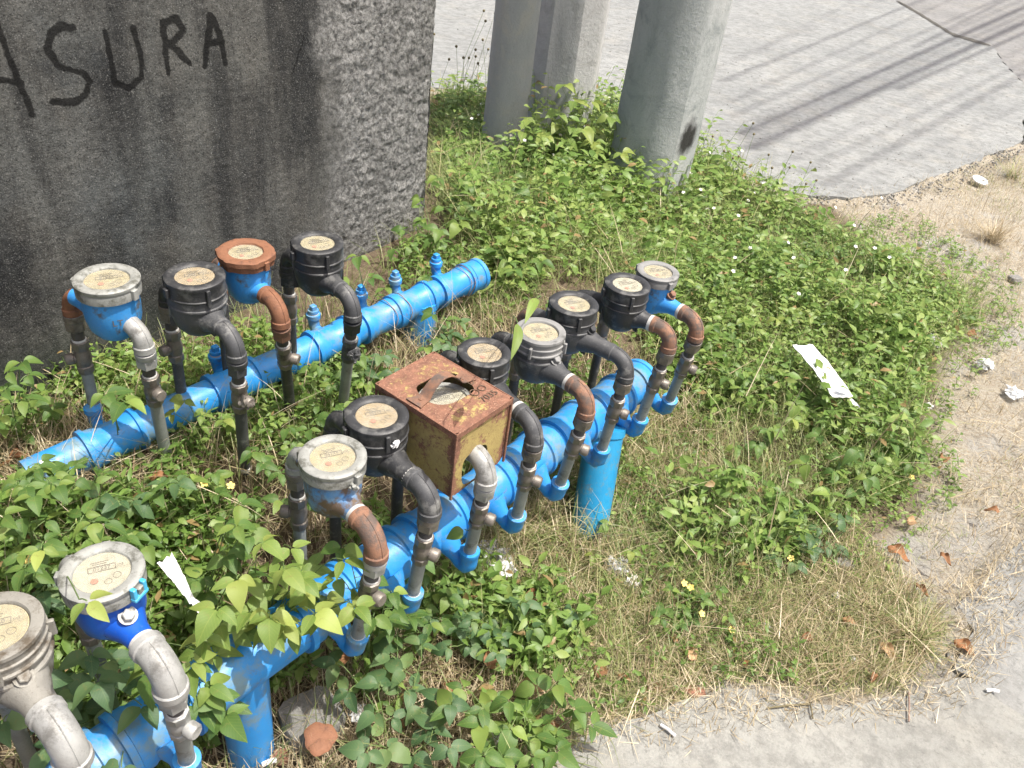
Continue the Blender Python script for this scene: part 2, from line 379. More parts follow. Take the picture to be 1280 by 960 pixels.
GZ = gh(GX, GY) + np.where(near, fnoise(GX, GY, 9, 3)*.009 + fnoise(GX, GY, 45, 5)*.0025, 0) - .012
gu, gv = proj(np.stack([GX, GY, gh(GX, GY)], -1))
RDP = [(-3000, 112), (545, 112), (600, 118), (700, 135), (770, 140), (850, 185), (900, 205), (950, 232), (1000, 245), (1060, 250), (1115, 244), (1170, 222), (1215, 205), (1262, 186), (1300, 176), (5000, -400), (5000, -3000), (-3000, -3000)]
WKP = [(640, 990), (690, 960), (725, 925), (790, 903), (850, 880), (905, 864), (965, 872), (1020, 884), (1080, 884), (1140, 872), (1202, 845), (1190, 838), (1216, 790), (1192, 762), (1236, 722), (1262, 690), (1300, 655), (1450, 560), (4000, 560), (4000, 4000), (640, 4000)]
pav = (inpoly(gu, gv, RDP) | inpoly(gu, gv, WKP)).astype(float)
for _ in range(7):
    d2 = pav.copy(); d2[1:-1, 1:-1] = (pav[:-2, 1:-1]+pav[2:, 1:-1]+pav[1:-1, :-2]+pav[1:-1, 2:]+2*pav[1:-1, 1:-1])/6; pav = d2
lift = np.where(near & (pav > .01), np.clip(1-np.abs(pav-.42)/.42, 0, 1), 0)*(.020+.020*fnoise(GX, GY, 42, 77)) - .02*(pav > .8)
GZ = GZ + lift
GREEN = [(620, 350), (575, 300), (550, 235), (545, 130), (600, 130), (760, 140), (880, 215), (960, 262), (1050, 292), (1110, 330), (1215, 375), (1225, 400),
         (1180, 440), (1150, 480), (1150, 560), (1130, 620), (1060, 650), (1000, 690), (960, 730), (890, 770), (820, 700), (860, 620), (900, 585), (880, 540), (850, 510), (800, 400), (700, 330), (640, 400), (540, 420)]
MIDL = [(-80, 500), (60, 470), (280, 440), (420, 420), (560, 400), (640, 380), (760, 420), (790, 480), (700, 560), (580, 600), (430, 640), (300, 700), (120, 860), (-80, 980), (-80, 500)]
BOTR = [(360, 760), (560, 720), (700, 760), (740, 860), (720, 940), (600, 1000), (330, 1000)]
BOTL = [(-400, 1000), (-80, 620), (250, 640), (480, 640), (520, 700), (400, 760), (350, 800), (330, 1000), (300, 1200), (-400, 1200)]
FINE = [(560, 560), (700, 560), (860, 500), (900, 560), (1000, 600), (1100, 700), (1180, 780), (1120, 860), (900, 850), (760, 900), (680, 780), (560, 700)]
DRYR = [(1040, 255), (1130, 238), (1280, 190), (1500, 150), (1500, 600), (1280, 660), (1235, 720), (1190, 760), (1215, 800), (1180, 860), (1060, 870), (900, 858), (820, 890), (740, 920), (700, 900), (760, 800), (1000, 720), (1150, 640), (1180, 450), (1215, 390)]
drya = inpoly(gu, gv, DRYR).astype(float)
for _ in range(6):
    d2 = drya.copy(); d2[1:-1, 1:-1] = (drya[:-2, 1:-1]+drya[2:, 1:-1]+drya[1:-1, :-2]+drya[1:-1, 2:]+2*drya[1:-1, 1:-1])/6; drya = d2
drya = np.where(near, drya, .6)
drya = np.maximum(drya, np.where(near & (pav > .02), 1., 0.))
idx = np.arange(nx_*ny_).reshape(ny_, nx_)
FQ = np.stack([idx[:-1, :-1], idx[:-1, 1:], idx[1:, 1:], idx[1:, :-1]], -1).reshape(-1, 4)
arr_mesh('ground', np.stack([GX, GY, GZ], -1).reshape(-1, 3), FQ, M['soil'], {'dry': drya.ravel()}, kind='structure')

def slab(name, pts, zt, mat, depth=.06, jag=.012, step=.03, jag_edges=None, parent=None):
    """slab with an irregular broken outline and slightly uneven edge"""
    P = []
    n = len(pts)
    for i in range(n):
        a = np.array(pts[i][:2], float); b = np.array(pts[(i+1) % n][:2], float); L = np.linalg.norm(b-a)
        if jag_edges is None or i in jag_edges:
            k = max(1, int(L/step)); nn = np.array([-(b-a)[1], (b-a)[0]])/max(L, 1e-6)
            for j in range(k):
                p = a+(b-a)*j/k
                if j: p = p + nn*(mn.noise(Vector((p[0]*9, p[1]*9, zt*50)))*jag*2+random.uniform(-.3, .3)*jag)
                P.append(p)
        else: P.append(a)
    mb = MB(); m = len(P)
    V = [(p[0], p[1], zt) for p in P]+[(p[0], p[1], zt-.004) for p in P]+[(p[0], p[1], zt-depth) for p in P]
    cen = np.mean(P, 0)
    for i in range(m):   # bevelled rim
        pass
    F = [tuple(range(m))]+[(m+i, m+(i+1) % m, (i+1) % m, i) for i in range(m)]+[(2*m+i, 2*m+(i+1) % m, m+(i+1) % m, m+i) for i in range(m)]
    mb.add(V, F); o = mb.build(name, mat, parent, smooth=None); tag(o, kind='structure') if parent is None else None
    return o
px = lambda L, z=G0: [at(u, v, z)[:2] for u, v in L]
edge = px([(470, 110), (545, 112), (600, 118), (700, 135), (770, 140), (850, 185), (900, 205), (950, 232), (1000, 245), (1060, 250), (1115, 244), (1170, 222), (1215, 205), (1262, 186), (1300, 176)])
crackline = px([(1278, 176), (1282, 110), (1252, 78), (1241, 60), (1190, 45), (1150, 20), (1120, 4)])
far_ = [(9.5, 26), (-16, 26), (-16, 4.6)]
road_pts = edge[:-1]+crackline+[(6.5, 26), (-16, 26), (-16, 5.3)]
slab('road', road_pts, G0+.012, M['road'], jag=.012, step=.05, jag_edges=list(range(len(edge)+len(crackline)-2)))
r2 = [np.array(p)+np.array([.004, .0]) for p in crackline[::-1]]+px([(1300, 178), (1400, 150), (1700, 90)])+[(30, 14), (30, 26), (6.6, 26)]
slab('road_overlay', r2, G0+.008, M['road2'], jag=.01, step=.05, jag_edges=[0, 1, 2, 3, 4, 5])
# wide dark open crack between the two pours
mb = MB(); V = []; ck = px([(1120, 2), (1150, 20), (1190, 45), (1241, 60)])
cp = []
for i in range(len(ck)-1):
    for j in range(14): cp.append(np.array(ck[i])+(np.array(ck[i+1])-ck[i])*j/14)
for i, p in enumerate(cp):
    w = .055+.06*abs(mn.noise(Vector((i*.7, 3, 1))))+.01*random.random(); w *= min(1, i/6+.2)*min(1, (len(cp)-i)/4)
    V += [(p[0]-.3*w, p[1]-w, G0+.0165), (p[0]+.3*w, p[1]+w, G0+.0165)]
F = [(2*i, 2*i+1, 2*i+3, 2*i+2) for i in range(len(cp)-1)]
mb.add(V, F); tag(mb.build('road_crack', surf('dark_crack_grit', (.05, .048, .04), (.12, .11, .09), .9, 60, .8), smooth=None), kind='structure')
wk = px([(640, 990), (690, 960), (725, 925), (790, 903), (850, 880), (905, 864), (965, 872), (1020, 884), (1080, 884), (1140, 872), (1185, 852), (1216, 852), (1245, 880), (1300, 915)])
slab('pavement', wk+px([(1500, 1010)])+[(2.8, .3), (2.6, -.8), (.1, -.8), (-.1, .5)], G0+.014, M['walk'], jag=.006, step=.015, jag_edges=list(range(10)))
w2 = px([(1301, 914), (1246, 879.4), (1217, 851.4), (1190, 838), (1216, 790), (1192, 762), (1236, 722), (1262, 690), (1300, 655), (1450, 560)])
slab('pavement_patch', w2+[(4.5, 2.6), (4.5, .5), (2.8, .36)], G0+.008, M['walk2'], jag=.003, step=.03, jag_edges=[2, 3, 4, 5, 6, 7, 8])

# ---------------------------------------------------------------- wall with painted letters
WC = at(530, 302, .08); WL = at(100, 482, .14)
wd = nrm([WL[0]-WC[0], WL[1]-WC[1], 0]); wn = np.array([-wd[1], wd[0], 0]);
if wn @ (CAM-WC) < 0: wn = -wn
def wallhit(u, v):
    d = cF*FPX + cR*(u-640) + cU*(480-v); t = ((WC-CAM) @ wn)/(d @ wn); P = CAM+d*t
    return (P-WC) @ wd, P[2]
strokes = [[(-12, 10), (6, 60), (39, 142)], [(-6, 98), (28, 105)], [(92, 35), (76, 33), (64, 41), (59, 61), (72, 83), (103, 90), (113, 103), (106, 118), (92, 127), (66, 127)],
           [(131, 39), (138, 74), (144, 103), (160, 110), (177, 98), (175, 66), (166, 35)], [(203, 31), (210, 92)], [(203, 28), (219, 22), (229, 36), (216, 52), (207, 56)],
           [(212, 55), (237, 80)], [(262, 18), (256, 83)], [(262, 18), (273, 39), (282, 80)], [(258, 56), (277, 52)], [(381, 40), (371, 74), (364, 92)]]
def wall():
    ts = np.arange(-.0, 2.3, .005); zs = np.concatenate([np.arange(-.16, 1.62, .005), np.linspace(1.65, 2.5, 8)])
    T, ZZ = np.meshgrid(ts, zs)
    seg = []
    for si, s_ in enumerate(strokes):
        q = [wallhit(*p) for p in s_]
        seg += [(q[i], q[i+1], .0088 if si < 10 else .003) for i in range(len(q)-1)]
    tb, _ = wallhit(412, 150)
    edge_t = tb + .02*np.sin(ZZ*9)
    rough = np.clip(.5+(edge_t-T)/.20, 0, 1)
    paint = np.zeros(T.shape)
    jt = T + .003*fnoise(T, ZZ, 80, 11); jz = ZZ + .003*fnoise(T, ZZ, 80, 12)
    for (a, b, w) in seg:
        ax, ay = a; bx, by = b; L2 = (bx-ax)**2+(by-ay)**2
        k = np.clip(((jt-ax)*(bx-ax)+(jz-ay)*(by-ay))/L2, 0, 1)
        d = np.hypot(jt-ax-k*(bx-ax), jz-ay-k*(by-ay)); ww = w*(1.0+.35*fnoise(T, ZZ, 30, 5))
        paint = np.maximum(paint, np.clip(1.2-(d/ww)**2*.7, 0, 1))
    algae = (1-sm(ZZ, .22, .36))*sm(T, .95, 1.1)*np.clip(.7+.5*fnoise(T, ZZ, 10, 8), 0, 1)
    disp = fnoise(T, ZZ, 3, 21)*.006
    fine = np.zeros(T.shape); Tf, Zf = T.ravel(), ZZ.ravel(); ff = fine.ravel(); rf = rough.ravel()
    for i in range(Tf.size):
        if Zf[i] > 1.62: continue
        if rf[i] > .05:
            v_ = Vector((Tf[i]*74, Zf[i]*86, 2.0))
            n1 = mn.noise(v_+Vector((mn.noise(v_*.7)*1.6, 0, 3)))
            ff[i] = rf[i]*(.0065*(abs(n1)-.25)+.0045*mn.noise(v_*.45)+.003*mn.noise(v_*2.6))+(1-rf[i])*.0012*mn.noise(v_*2.5)
        else: ff[i] = .0018*mn.noise(Vector((Tf[i]*70, Zf[i]*70, 0)))
    disp = disp+ff.reshape(T.shape)
    disp -= .012*np.exp(-T/.012)                                # rounded corner
    tj = T + np.where(T < .003, .006*fnoise(T, ZZ, 30, 31), 0)
    root = empty('concrete_wall', WC*[1, 1, 0], 'mould-blackened plastered wall end with hand-painted black letters ASURA', 'wall')
    P = WC[None, None, :]*[1, 1, 0] + tj[..., None]*wd + ZZ[..., None]*Z + disp[..., None]*wn - np.array(root.location)
    ny, nx = T.shape; ix = np.arange(nx*ny).reshape(ny, nx)
    F = np.stack([ix[:-1, :-1], ix[:-1, 1:], ix[1:, 1:], ix[1:, :-1]], -1).reshape(-1, 4)
    arr_mesh('plaster_face', P.reshape(-1, 3), F, M['wall'], {'rough': rough.ravel(), 'paint': paint.ravel(), 'algae': algae.ravel()}, parent=root)
    core = MB(); base = WC*[1, 1, 0]
    core.box(base+wd*2.25-wn*.098+Z*1.12, wd, wn, Z, 2.238, .08, 1.36)
    o = core.build('wall_core', M['wall'], root, smooth=None)
    # end face, rough and pale, going away from the camera
    e = MB(); V = []; F = []; n = 180; m = 14
    for i in range(n):
        z = -.16+2.64*i/(n-1)
        for j in range(m):
            q = j/(m-1); nn = .004*mn.noise(Vector((z*40, q*6, 9)))
            V.append(base+wd*(.0+nn+ (.006*mn.noise(Vector((z*10, 1, 1))) if j == 0 else 0))-wn*(.008+.18*q)+Z*z)
    for i in range(n-1):
        for j in range(m-1): F.append((i*m+j, (i+1)*m+j, (i+1)*m+j+1, i*m+j+1))
    e.add(V, F); oe = e.build('wall_end', M['wall'], root)
    at_ = oe.data.attributes.new('rough', 'FLOAT', 'POINT'); at_.data.foreach_set('value', np.ones(len(V), np.float32))
wall()

# ---------------------------------------------------------------- poles
def prism_pole(name, label, c, r0, r1, h, sides, rot, mat, z0=-.05, facet=None):
    c = np.array([c[0], c[1], G0]); root = empty(name, c, label, 'utility pole')
    mb = MB(); n = 60; seg = 64; V = []; F = []
    for i in range(n):
        z = z0+(h-z0)*(i/(n-1))**1.6; r = r0+(r1-r0)*z/h
        for k in range(seg):
            a = 2*math.pi*k/seg
            if sides:
                w = 2*math.pi/sides; al = ((a-rot) % w)-w/2; q = r*math.cos(w/2)/math.cos(al); q = min(q, r*.985)
            else: q = r
            if facet:
                da = (a-facet[0]+math.pi) % (2*math.pi)-math.pi
                if abs(da) < 1.2: q = min(q, r*facet[1]/math.cos(da))
            q += .0035*mn.noise(Vector((math.cos(a)*4, math.sin(a)*4, z*5)))
            V.append(c+Z*z+np.array([math.cos(a), math.sin(a), 0])*q)
    for i in range(n-1):
        for k in range(seg):
            k2 = (k+1) % seg; F.append((i*seg+k, i*seg+k2, (i+1)*seg+k2, (i+1)*seg+k))
    F.append(tuple((n-1)*seg+k for k in range(seg)))
    mb.add(V, F); mb.build('shaft', mat, root, smooth=22)
    return root
p1 = at(625, 210, G0); p1b = at(684, 196, G0); p2 = at(802, 252, G0)
mp1 = m_pole('galvanised_grey_pole', (.34, .355, .35), (.46, .47, .45), (.44, .43, .38))
mp2 = m_pole('pale_concrete_post', (.50, .495, .485), (.58, .575, .56), (.38, .37, .355))
mp3 = m_pole('grey_green_concrete_pole', (.34, .365, .36), (.50, .51, .50), (.25, .275, .27), (.140, -.115, .36))
prism_pole('utility_pole', 'slim round grey metal pole nearest the wall, standing in the weeds', p1, .102, .084, 6.2, 0, 0, mp1)
rt = prism_pole('utility_pole', 'pale faceted concrete pole standing just behind the slim round one', p1b+np.array([.02, .12, 0]), .185, .15, 7.0, 8, .25, mp2)
mb = MB(); cc = p1b+np.array([.02, .12, 0])     # mortar joint down its face
for k in range(1): mb.tube([(cc[0]+.035, cc[1]-.168, G0), (cc[0]+.034, cc[1]-.161, 1.5), (cc[0]+.03, cc[1]-.13, 3.)], .004, 6)
mb.build('seam', M['rock'], rt)
prism_pole('utility_pole', 'thick faceted grey-green concrete pole with a dark patch near its foot', p2, .190, .165, 7.5, 0, 0, mp3, facet=(-.58, .85))

# overhead cables: only their shadows reach the picture
cab = [((902, 102), (1152, 0), .012), ((911, 128), (1090, 45), .008), ((924, 168), (1280, 9), .030), ((936, 186), (1280, 28), .034), ((930, 176), (1280, 18), .012), ((1030, 232), (1280, 92), .014), ((950, 60), (1050, 10), .006), ((1120, 112), (1278, 42), .018), ((1140, 60), (1255, 0), .012), ((915, 145), (1200, 20), .010), ((985, 200), (1280, 60), .006), ((940, 150), (1250, 12), .007), ((1060, 235), (1280, 130), .005), ((905, 80), (1100, 0), .005), ((1000, 216), (1280, 78), .007)]
mcab = surf('black_cable_rubber', (.02, .02, .02), (.03, .03, .03), .6)
for i, (a, b, r) in enumerate(cab):
    hgt = 6.4+.3*(i % 7); A = at(*a, G0+.012)+sun_dir*hgt/sun_dir[2]; B = at(*b, G0+.012)+sun_dir*(hgt-.1)/sun_dir[2]; d = nrm(B-A)
    P = [A+(B-A)*k/10+Z*(-.12*math.sin(math.pi*min(1, k/24)))*0 for k in range(0, 28)]
    o = MB().tube(P, r*1.15, 8).build('overhead_cable', mcab, loc=A)
    tag(o, 'black overhead cable high above the concrete road', 'cable', 'overhead cables casting shadows on the road')

# ---------------------------------------------------------------- pipework
NEAR_Z = .19; BACK_Z = .265
ARC = .036
def text_mesh(body, size, ext=.0001):
    cu = bpy.data.curves.new('t', 'FONT'); cu.body = body; cu.size = size; cu.align_x = 'CENTER'; cu.align_y = 'CENTER'; cu.extrude = ext
    o = bpy.data.objects.new('t', cu); S.collection.objects.link(o)
    dg = bpy.context.evaluated_depsgraph_get(); me = o.evaluated_get(dg).to_mesh()
    V = np.array([v.co[:] for v in me.vertices]); F = [tuple(p.vertices) for p in me.polygons]
    o.evaluated_get(dg).to_mesh_clear(); bpy.data.objects.remove(o); bpy.data.curves.remove(cu)
    return V, F
_tc = {}
def put_text(mb, body, size, org, x, y, mi=0):
    if (body, size) not in _tc: _tc[(body, size)] = text_mesh(body, size)
    V, F = _tc[(body, size)]; n = np.cross(x, y)
    mb.add([org+x*p[0]+y*p[1]+n*p[2] for p in V], F, mi)
def elbow_path(O, d, r, n=9, pre=.014, post=.012, arc=ARC):
    pts = [O+d*(r-arc-pre)]
    for i in range(n+1):
        a = math.pi/2*i/n; pts.append(O+d*(r-arc+arc*math.sin(a))-Z*(arc-arc*math.cos(a)))
    pts.append(pts[-1]-Z*post); return pts
def make_elbow(root, O, d, r, mat, er=.0175, arc=ARC, s=1.0):
    P = elbow_path(O, d, r, arc=arc); n = len(P); rad = [er*(1+.0*i) for i in range(n)]
    mb = MB(); mb.tube(P, rad, 20)
    # thick lips on both mouths
    a = P[0]; mb.tube([a-d*.002, a-d*.001, a+d*.009, a+d*.011], [er*.98, er*1.1, er*1.1, er*1.0], 20)
    e = P[-1]; mb.tube([e+Z*.013, e+Z*.011, e-Z*.001, e-Z*.003], [er*1.0, er*1.12, er*1.12, er*.95], 20)
    # moulding seam along the outside of the bend
    seam = []
    for i in range(1, n-1):
        t = nrm(P[i+1]-P[i-1]); o_ = np.cross(np.cross(d, -Z), t); seam.append(P[i]+nrm(o_ if o_ @ (d+Z) > 0 else -o_)*er)
    mb.tube(seam, .0011, 6)
    mb.build('elbow', mat, root); return P[0], P[-1]-Z*.002
def along(A, B, s): return A+(B-A)/np.linalg.norm(B-A)*s
def stack(root, A, B, mats, k=1.0, handle=None, r_pipe=.0125, hmat=None, valve=True, wrap=False):
    """from A (below the elbow) to B: nut, nipple, thread tape, valve with side stub, pipe"""
    L = np.linalg.norm(B-A); d = (B-A)/L; s = lambda x: A+d*x*k
    ref = np.array([.3, -.95, 0])
    nutm, valm, pipem = mats
    mb = MB(); mb.tube([s(0), s(.001), s(.012), s(.014)], [.0185, .0198, .0198, .0185], 20); mb.tube([s(.013), s(.015), s(.032), s(.035)], [.0175, .0198, .0198, .0165], 6, ref=ref)
    mb.build('nut', nutm, root, smooth=30)
    mb = MB(); pts = [s(.034+.026*i/12) for i in range(13)]; mb.tube(pts, [.0125 if i % 2 else .0112 for i in range(13)], 16); mb.build('nipple', M['nip'], root, smooth=60)
    mb = MB(); mb.tube([s(.0535), s(.055), s(.0575), s(.059)], [.0125, .0138, .0140, .013], 16); mb.build('thread_tape', M['tape'], root)
    mb = MB(); mb.tube([s(.058), s(.059), s(.074), s(.077)], [.0155, .0172, .0172, .015], 8, ref=ref)
    mb.tube([s(.076), s(.080), s(.088), s(.098), s(.108), s(.113)], [.0135, .014, .0162, .0168, .015, .0135], 20)
    mb.tube([s(.112), s(.114), s(.126), s(.130)], [.0145, .0165, .0165, .0140], 8, ref=ref)
    v = mb.build('valve', valm, root, smooth=35)
    if handle is not None:
        h = nrm(handle); c = s(.096); m2 = MB(); m2.tube([c, c+h*.017, c+h*.018, c+h*.030, c+h*.033], [.010, .010, .0125, .0125, .010], 14, ref=Z)
        if wrap:
            q = c+h*.024
            for j in range(9):
                a = random.uniform(0, 6.28); w_ = nrm(np.array([math.cos(a), math.sin(a), random.uniform(-1, 1)]))
                m2.tube([q+w_*.013, q+np.cross(w_, h)*.017+h*random.uniform(-.01, .012), q-w_*.012-Z*.008], [.004, .0055, .003], 7)
        m2.build('handle', hmat or valm, v, smooth=45)
    mb = MB(); mb.tube([s(.128), B+d*.012], r_pipe, 18); mb.build('riser_pipe', pipem, root)
    mb = MB(); mb.tube([B-d*.007, B-d*.005, B+d*.002, B+d*.004], [r_pipe*1.02, r_pipe*1.14, r_pipe*1.14, r_pipe], 16); mb.build('pipe_end_tape', M['tape'], root)
def lugs(mb, L, ax, angs, r, z0, z1, w=.006, t=.007, mi=0):
    for a in angs:
        o = np.array([math.cos(a), math.sin(a), 0]); tt = np.cross(Z, o)
        mb.box(L+o*(r+t*.2)+Z*(z0+z1)/2, o, tt, Z, t/2, w, (z1-z0)/2, mi, bev=.0012)
def make_dial(root, L, s, r, d, dmat, digits='00547', zoff=-.0052, pointer=True):
    c = L+Z*zoff; mb = MB(); mb.lathe([(-.004, r*1.01), (0, r*1.01)], c, seg=40); dl = mb.build('dial', dmat, root)
    # dial print reads along the flow direction, tilted with the register
    x = nrm(np.array([.86, .5, 0])); y = np.cross(Z, x); k = r/.035; z = Z*.0006
    p = MB(); o = c+z+y*.008*k
    for (cx, cy, hx, hy) in ((0, .0045, .0165, .0004), (0, -.0045, .0165, .0004), (-.0165, 0, .0004, .0045), (.0165, 0, .0004, .0045)):
        p.box(o+x*cx*k+y*cy*k, x, y, Z, hx*k, hy*k, .0002)
    put_text(p, digits, .0085*k, o, x, y); put_text(p, 'm3', .006*k, o+x*.0225*k, x, y)
    for j in range(3): p.box(c+z+y*(.020-.0035*j)*k-x*.002*k, x, y, Z, (.011-.002*j)*k, .0004*k, .0002)
    for (cx, cy, rr) in ((-.010, -.012, .0045), (.006, -.017, .0045), (.017, -.009, .005)):
        P = [c+z+x*k*(cx+rr*math.cos(a))+y*k*(cy+rr*math.sin(a)) for a in np.linspace(0, 6.2832, 17)]
        p.tube(P, .0003*k, 4, caps=False)
    p.build('dial_print', M['ink'], dl, smooth=None)
    if pointer:
        p = MB(); p.lathe([(0, .0045*k), (.0006, .0045*k)], c+z-x*.010*k-y*.012*k, seg=16)
        p.build('pointer', M['red'], dl, smooth=None)
    g = MB(); g.lathe([(.0022, .0), (.0024, r*.4), (.0014, r*.985), (.0004, r*.99)], c, seg=36); g.build('glass', M['glass'], root)
def make_meter(label, lid_px, zl, lip_px, foot_px, zf, style, s=1.0, elb='rust', mats=('brass', 'brass', 'pipe'), dial='dial', inlet=None, handle=(1, -.1, -.05),
               box=False, digits='00547', er=.0175, tape=True, dirv=None, reach=None, lidcolor=None, bodymat=None, lean=(0, 0), wrap=False, stub=None, hmat=None):
    L = at(*lid_px, zl); E = at(*lip_px, zl-.12*s); Ft = at(*foot_px, zf)
    hv = (E-L)*[1, 1, 0]; r = np.linalg.norm(hv); d = hv/r
    if dirv is not None: pass
    base = np.array([L[0], L[1], float(gh(L[0], L[1]))])
    root = empty('water_meter', base, label, 'water meter', 'water meters in two rows')
    O = L-Z*.074*s; lid = M[lidcolor or 'black']; bm = M[bodymat or 'black']
    mb = MB(); arm = .088*s; ta = M['tape']
    ar = .0165
    arm = r-ARC-.010
    back = .088*s
    if style == 'black':
        mb.lathe([(-.046, .0), (-.045, .020), (-.038, .032), (-.024, .043), (-.006, .048), (.004, .0495), (.020, .0505), (.0215, .053), (.0245, .053), (.026, .051), (.042, .051)], O, seg=44)
        for sg, ln in ((1, arm), (-1, back)): mb.tube([O+d*sg*(.028+(ln-.028)*q_) for q_ in (0, .3, .55, 1)], [.031, .026, .0195, .0178], 22)
        for a in (20, 140, 200, 320): 
            o_ = np.array([math.cos(math.radians(a)), math.sin(math.radians(a)), 0]); mb.box(O+o_*.046-Z*.012, o_, np.cross(Z, o_), Z, .006, .0016, .020)
        top, rin, rout, hh = 0, .0335*s, .0525*s, .034
        prof = [(-.034, .0505), (-.033, .0535), (-.030, .0542), (-.0285, .0522), (-.010, .0520), (-.006, .0535), (-.002, .0530), (.0, .0505), (.0008, .045), (-.0005, .0375), (-.0035, .0345), (-.010, .0345)]
    elif style == 'grey_ring':
        mb.lathe([(-.046, .0), (-.045, .022), (-.036, .036), (-.020, .045), (.0, .049), (.016, .050), (.019, .0535), (.023, .0535), (.026, .050), (.04, .050)], O, seg=44)
        for sg, ln in ((1, arm), (-1, back)): mb.tube([O+d*sg*(.026+(ln-.026)*q_) for q_ in (0, .3, .58, 1)], [.034, .028, .0205, .0178], 22)
        prof = [(-.036, .050), (-.035, .0545), (-.032, .0545), (-.030, .0518), (-.022, .0515), (-.0205, .0535), (-.018, .0535), (-.0165, .0515), (-.008, .0515), (-.006, .053), (-.001, .0525), (.0, .049), (-.001, .0385), (-.004, .0365), (-.010, .0365)]
    else:
        mb.lathe([(-.042, .0), (-.041, .018), (-.034, .030), (-.018, .041), (.002, .0455), (.022, .0465), (.034, .0465), (.05, .0465)], O, seg=44)
        for sg, ln in ((1, arm), (-1, back)): mb.tube([O+d*sg*(.022+(ln-.022)*q_) for q_ in (0, .28, .52, .82, 1)], [.033, .027, .020, .0175, .0175], 22)
        if style == 'rusty':
            prof = [(-.026, .047), (-.025, .0525), (-.014, .0535), (-.012, .0565), (-.002, .0565), (.0, .054), (.0008, .046), (-.001, .0355), (-.004, .0335), (-.010, .0335)]
        else:
            prof = [(-.027, .047), (-.026, .0520), (-.012, .0525), (-.0095, .0518), (-.008, .0530), (-.002, .0530), (.0, .0508), (.0008, .045), (-.0006, .0405), (-.0012, .0370), (-.003, .0355), (-.010, .0350)]
    # scale body profile about O
    if s != 1.0: mb.v = [tuple(O+(np.array(v)-O)*np.array([s, s, s])) if True else v for v in mb.v]
    mb.build('body', bm, root, smooth=38)
    cap = MB()
    if style == 'rusty': shp = lambda a, i: 1+(.05 if (math.degrees(a) % 60) < 14 and i in (1, 2, 3, 4) else 0)+.008*math.sin(9*a+i)
    else: shp = lambda a, i: 1+.0015*math.sin(7*a+i*.7)
    cap.lathe([(h*s, q*s) for h, q in prof], L, seg=60, shape=shp)
    cdir = math.atan2(-(L-CAM)[1]+.0, -(L-CAM)[0])
    if style == 'black':
        lugs(cap, L, Z, [cdir+.35, cdir+2.4, cdir-1.9], .0535*s, -.040*s, -.006*s, .004, .006)
        lugs(cap, L, Z, [cdir-1.15], .0535*s, -.030*s, -.012*s, .006, .008)
    elif style == 'grey_ring':
        lugs(cap, L, Z, [cdir-.25, cdir+1.3, cdir+2.8], .054*s, -.038*s, -.012*s, .003, .009)
    else: lugs(cap, L, Z, [cdir+.75, cdir+2.9, cdir-2.0], .053*s, -.025*s, -.006*s, .006, .009)
    cap.build('lid', lid, root, smooth=40)
    make_dial(root, L, s, (.0345 if style in ('black', 'rusty') else .0355)*s, d, M[dial], digits)
    # embossed lettering block on the bowl and boss bolt
    if stub:
        for (q, mt, nm) in ((O+d*.050*s+Z*.026*s, stub, 'boss_bolt'),):
            ax = nrm(d*.55+Z*.8); b2 = MB(); b2.tube([q-ax*.02, q+ax*.002, q+ax*.0025, q+ax*.004], [.0105, .0105, .0125, .0125], 18); b2.tube([q+ax*.004, q+ax*.012, q+ax*.013], [.0085, .0085, .007], 6)
            b2.build(nm, M[mt], root, smooth=30)
    A0, A1 = make_elbow(root, O, d, r, M[elb], er)
    if tape:
        tp = MB(); tp.tube([A0-d*.010, A0-d*.009, A0-d*.0015], [.0172, .0188, .0192], 20); tp.build('joint_tape', ta, root)
    stack(root, A1, Ft, [M[m] for m in mats], k=min(1.12, np.linalg.norm(Ft-A1)/.23), handle=handle, wrap=wrap, hmat=M[hmat] if hmat else None)
    # inlet side
    if inlet:
        im, imats, to, ih = inlet
        dd = -d; rr = max(back+ARC-.002, .115)
        B0, B1 = make_elbow(root, O, dd, rr, M[im], .0165)
        tp = MB(); tp.tube([B0-dd*.010, B0-dd*.009, B0-dd*.0015], [.0165, .0176, .018], 18); tp.build('joint_tape', ta, root)
        end = at(*to[:2], to[2]) if to else np.array([B1[0], B1[1], float(gh(B1[0], B1[1]))-.02])
        if to is None or abs(end[2]) < 1: stack(root, B1, end, [M[m] for m in imats], k=min(1.1, max(.5, np.linalg.norm(end-B1)/.25)), handle=ih, r_pipe=.0118)
    return dict(root=root, L=L, d=d, O=O, foot=Ft, lip=A1)

R = {}
BB = ('brass', 'brass', 'pipe')
R['m1'] = make_meter('back-row water meter with pale grey lid and light blue bowl, leftmost against the wall', (133, 347), .625, (181, 439), (210, 580), .16, 'metal', 1.10, 'galv', ('galv', 'brass', 'pipe'), 'dial', ('rustor', ('brass', 'brass', 'pipe'), None, (-.8, -.5, 0)), (.8, -.6, .1), lidcolor='lid', bodymat='meter_blue', digits='01624')
R['m2'] = make_meter('back-row black plastic meter between the grey-lidded and the rusty-lidded one', (243, 343), .62, (296, 448), (306, 585), .16, 'black', 1.06, 'black2', ('black2', 'brass', 'black2'), 'dial_tan', ('black', ('brass', 'brass', 'black2'), None, (-.5, -.8, 0)), (.9, -.5, 0), wrap=True, bodymat='black2', digits='00318')
R['m3'] = make_meter('back-row meter with rusted orange lid and sky blue bowl', (307, 313), .62, (351, 405), (364, 520), .16, 'rusty', 1.0, 'rustor', ('rust', 'brass', 'black'), 'dial', ('rust', ('rust', 'brass', 'black2'), None, None), (1, -.1, -.1), lidcolor='rustor', bodymat='meter_blue', digits='00875', tape=False)
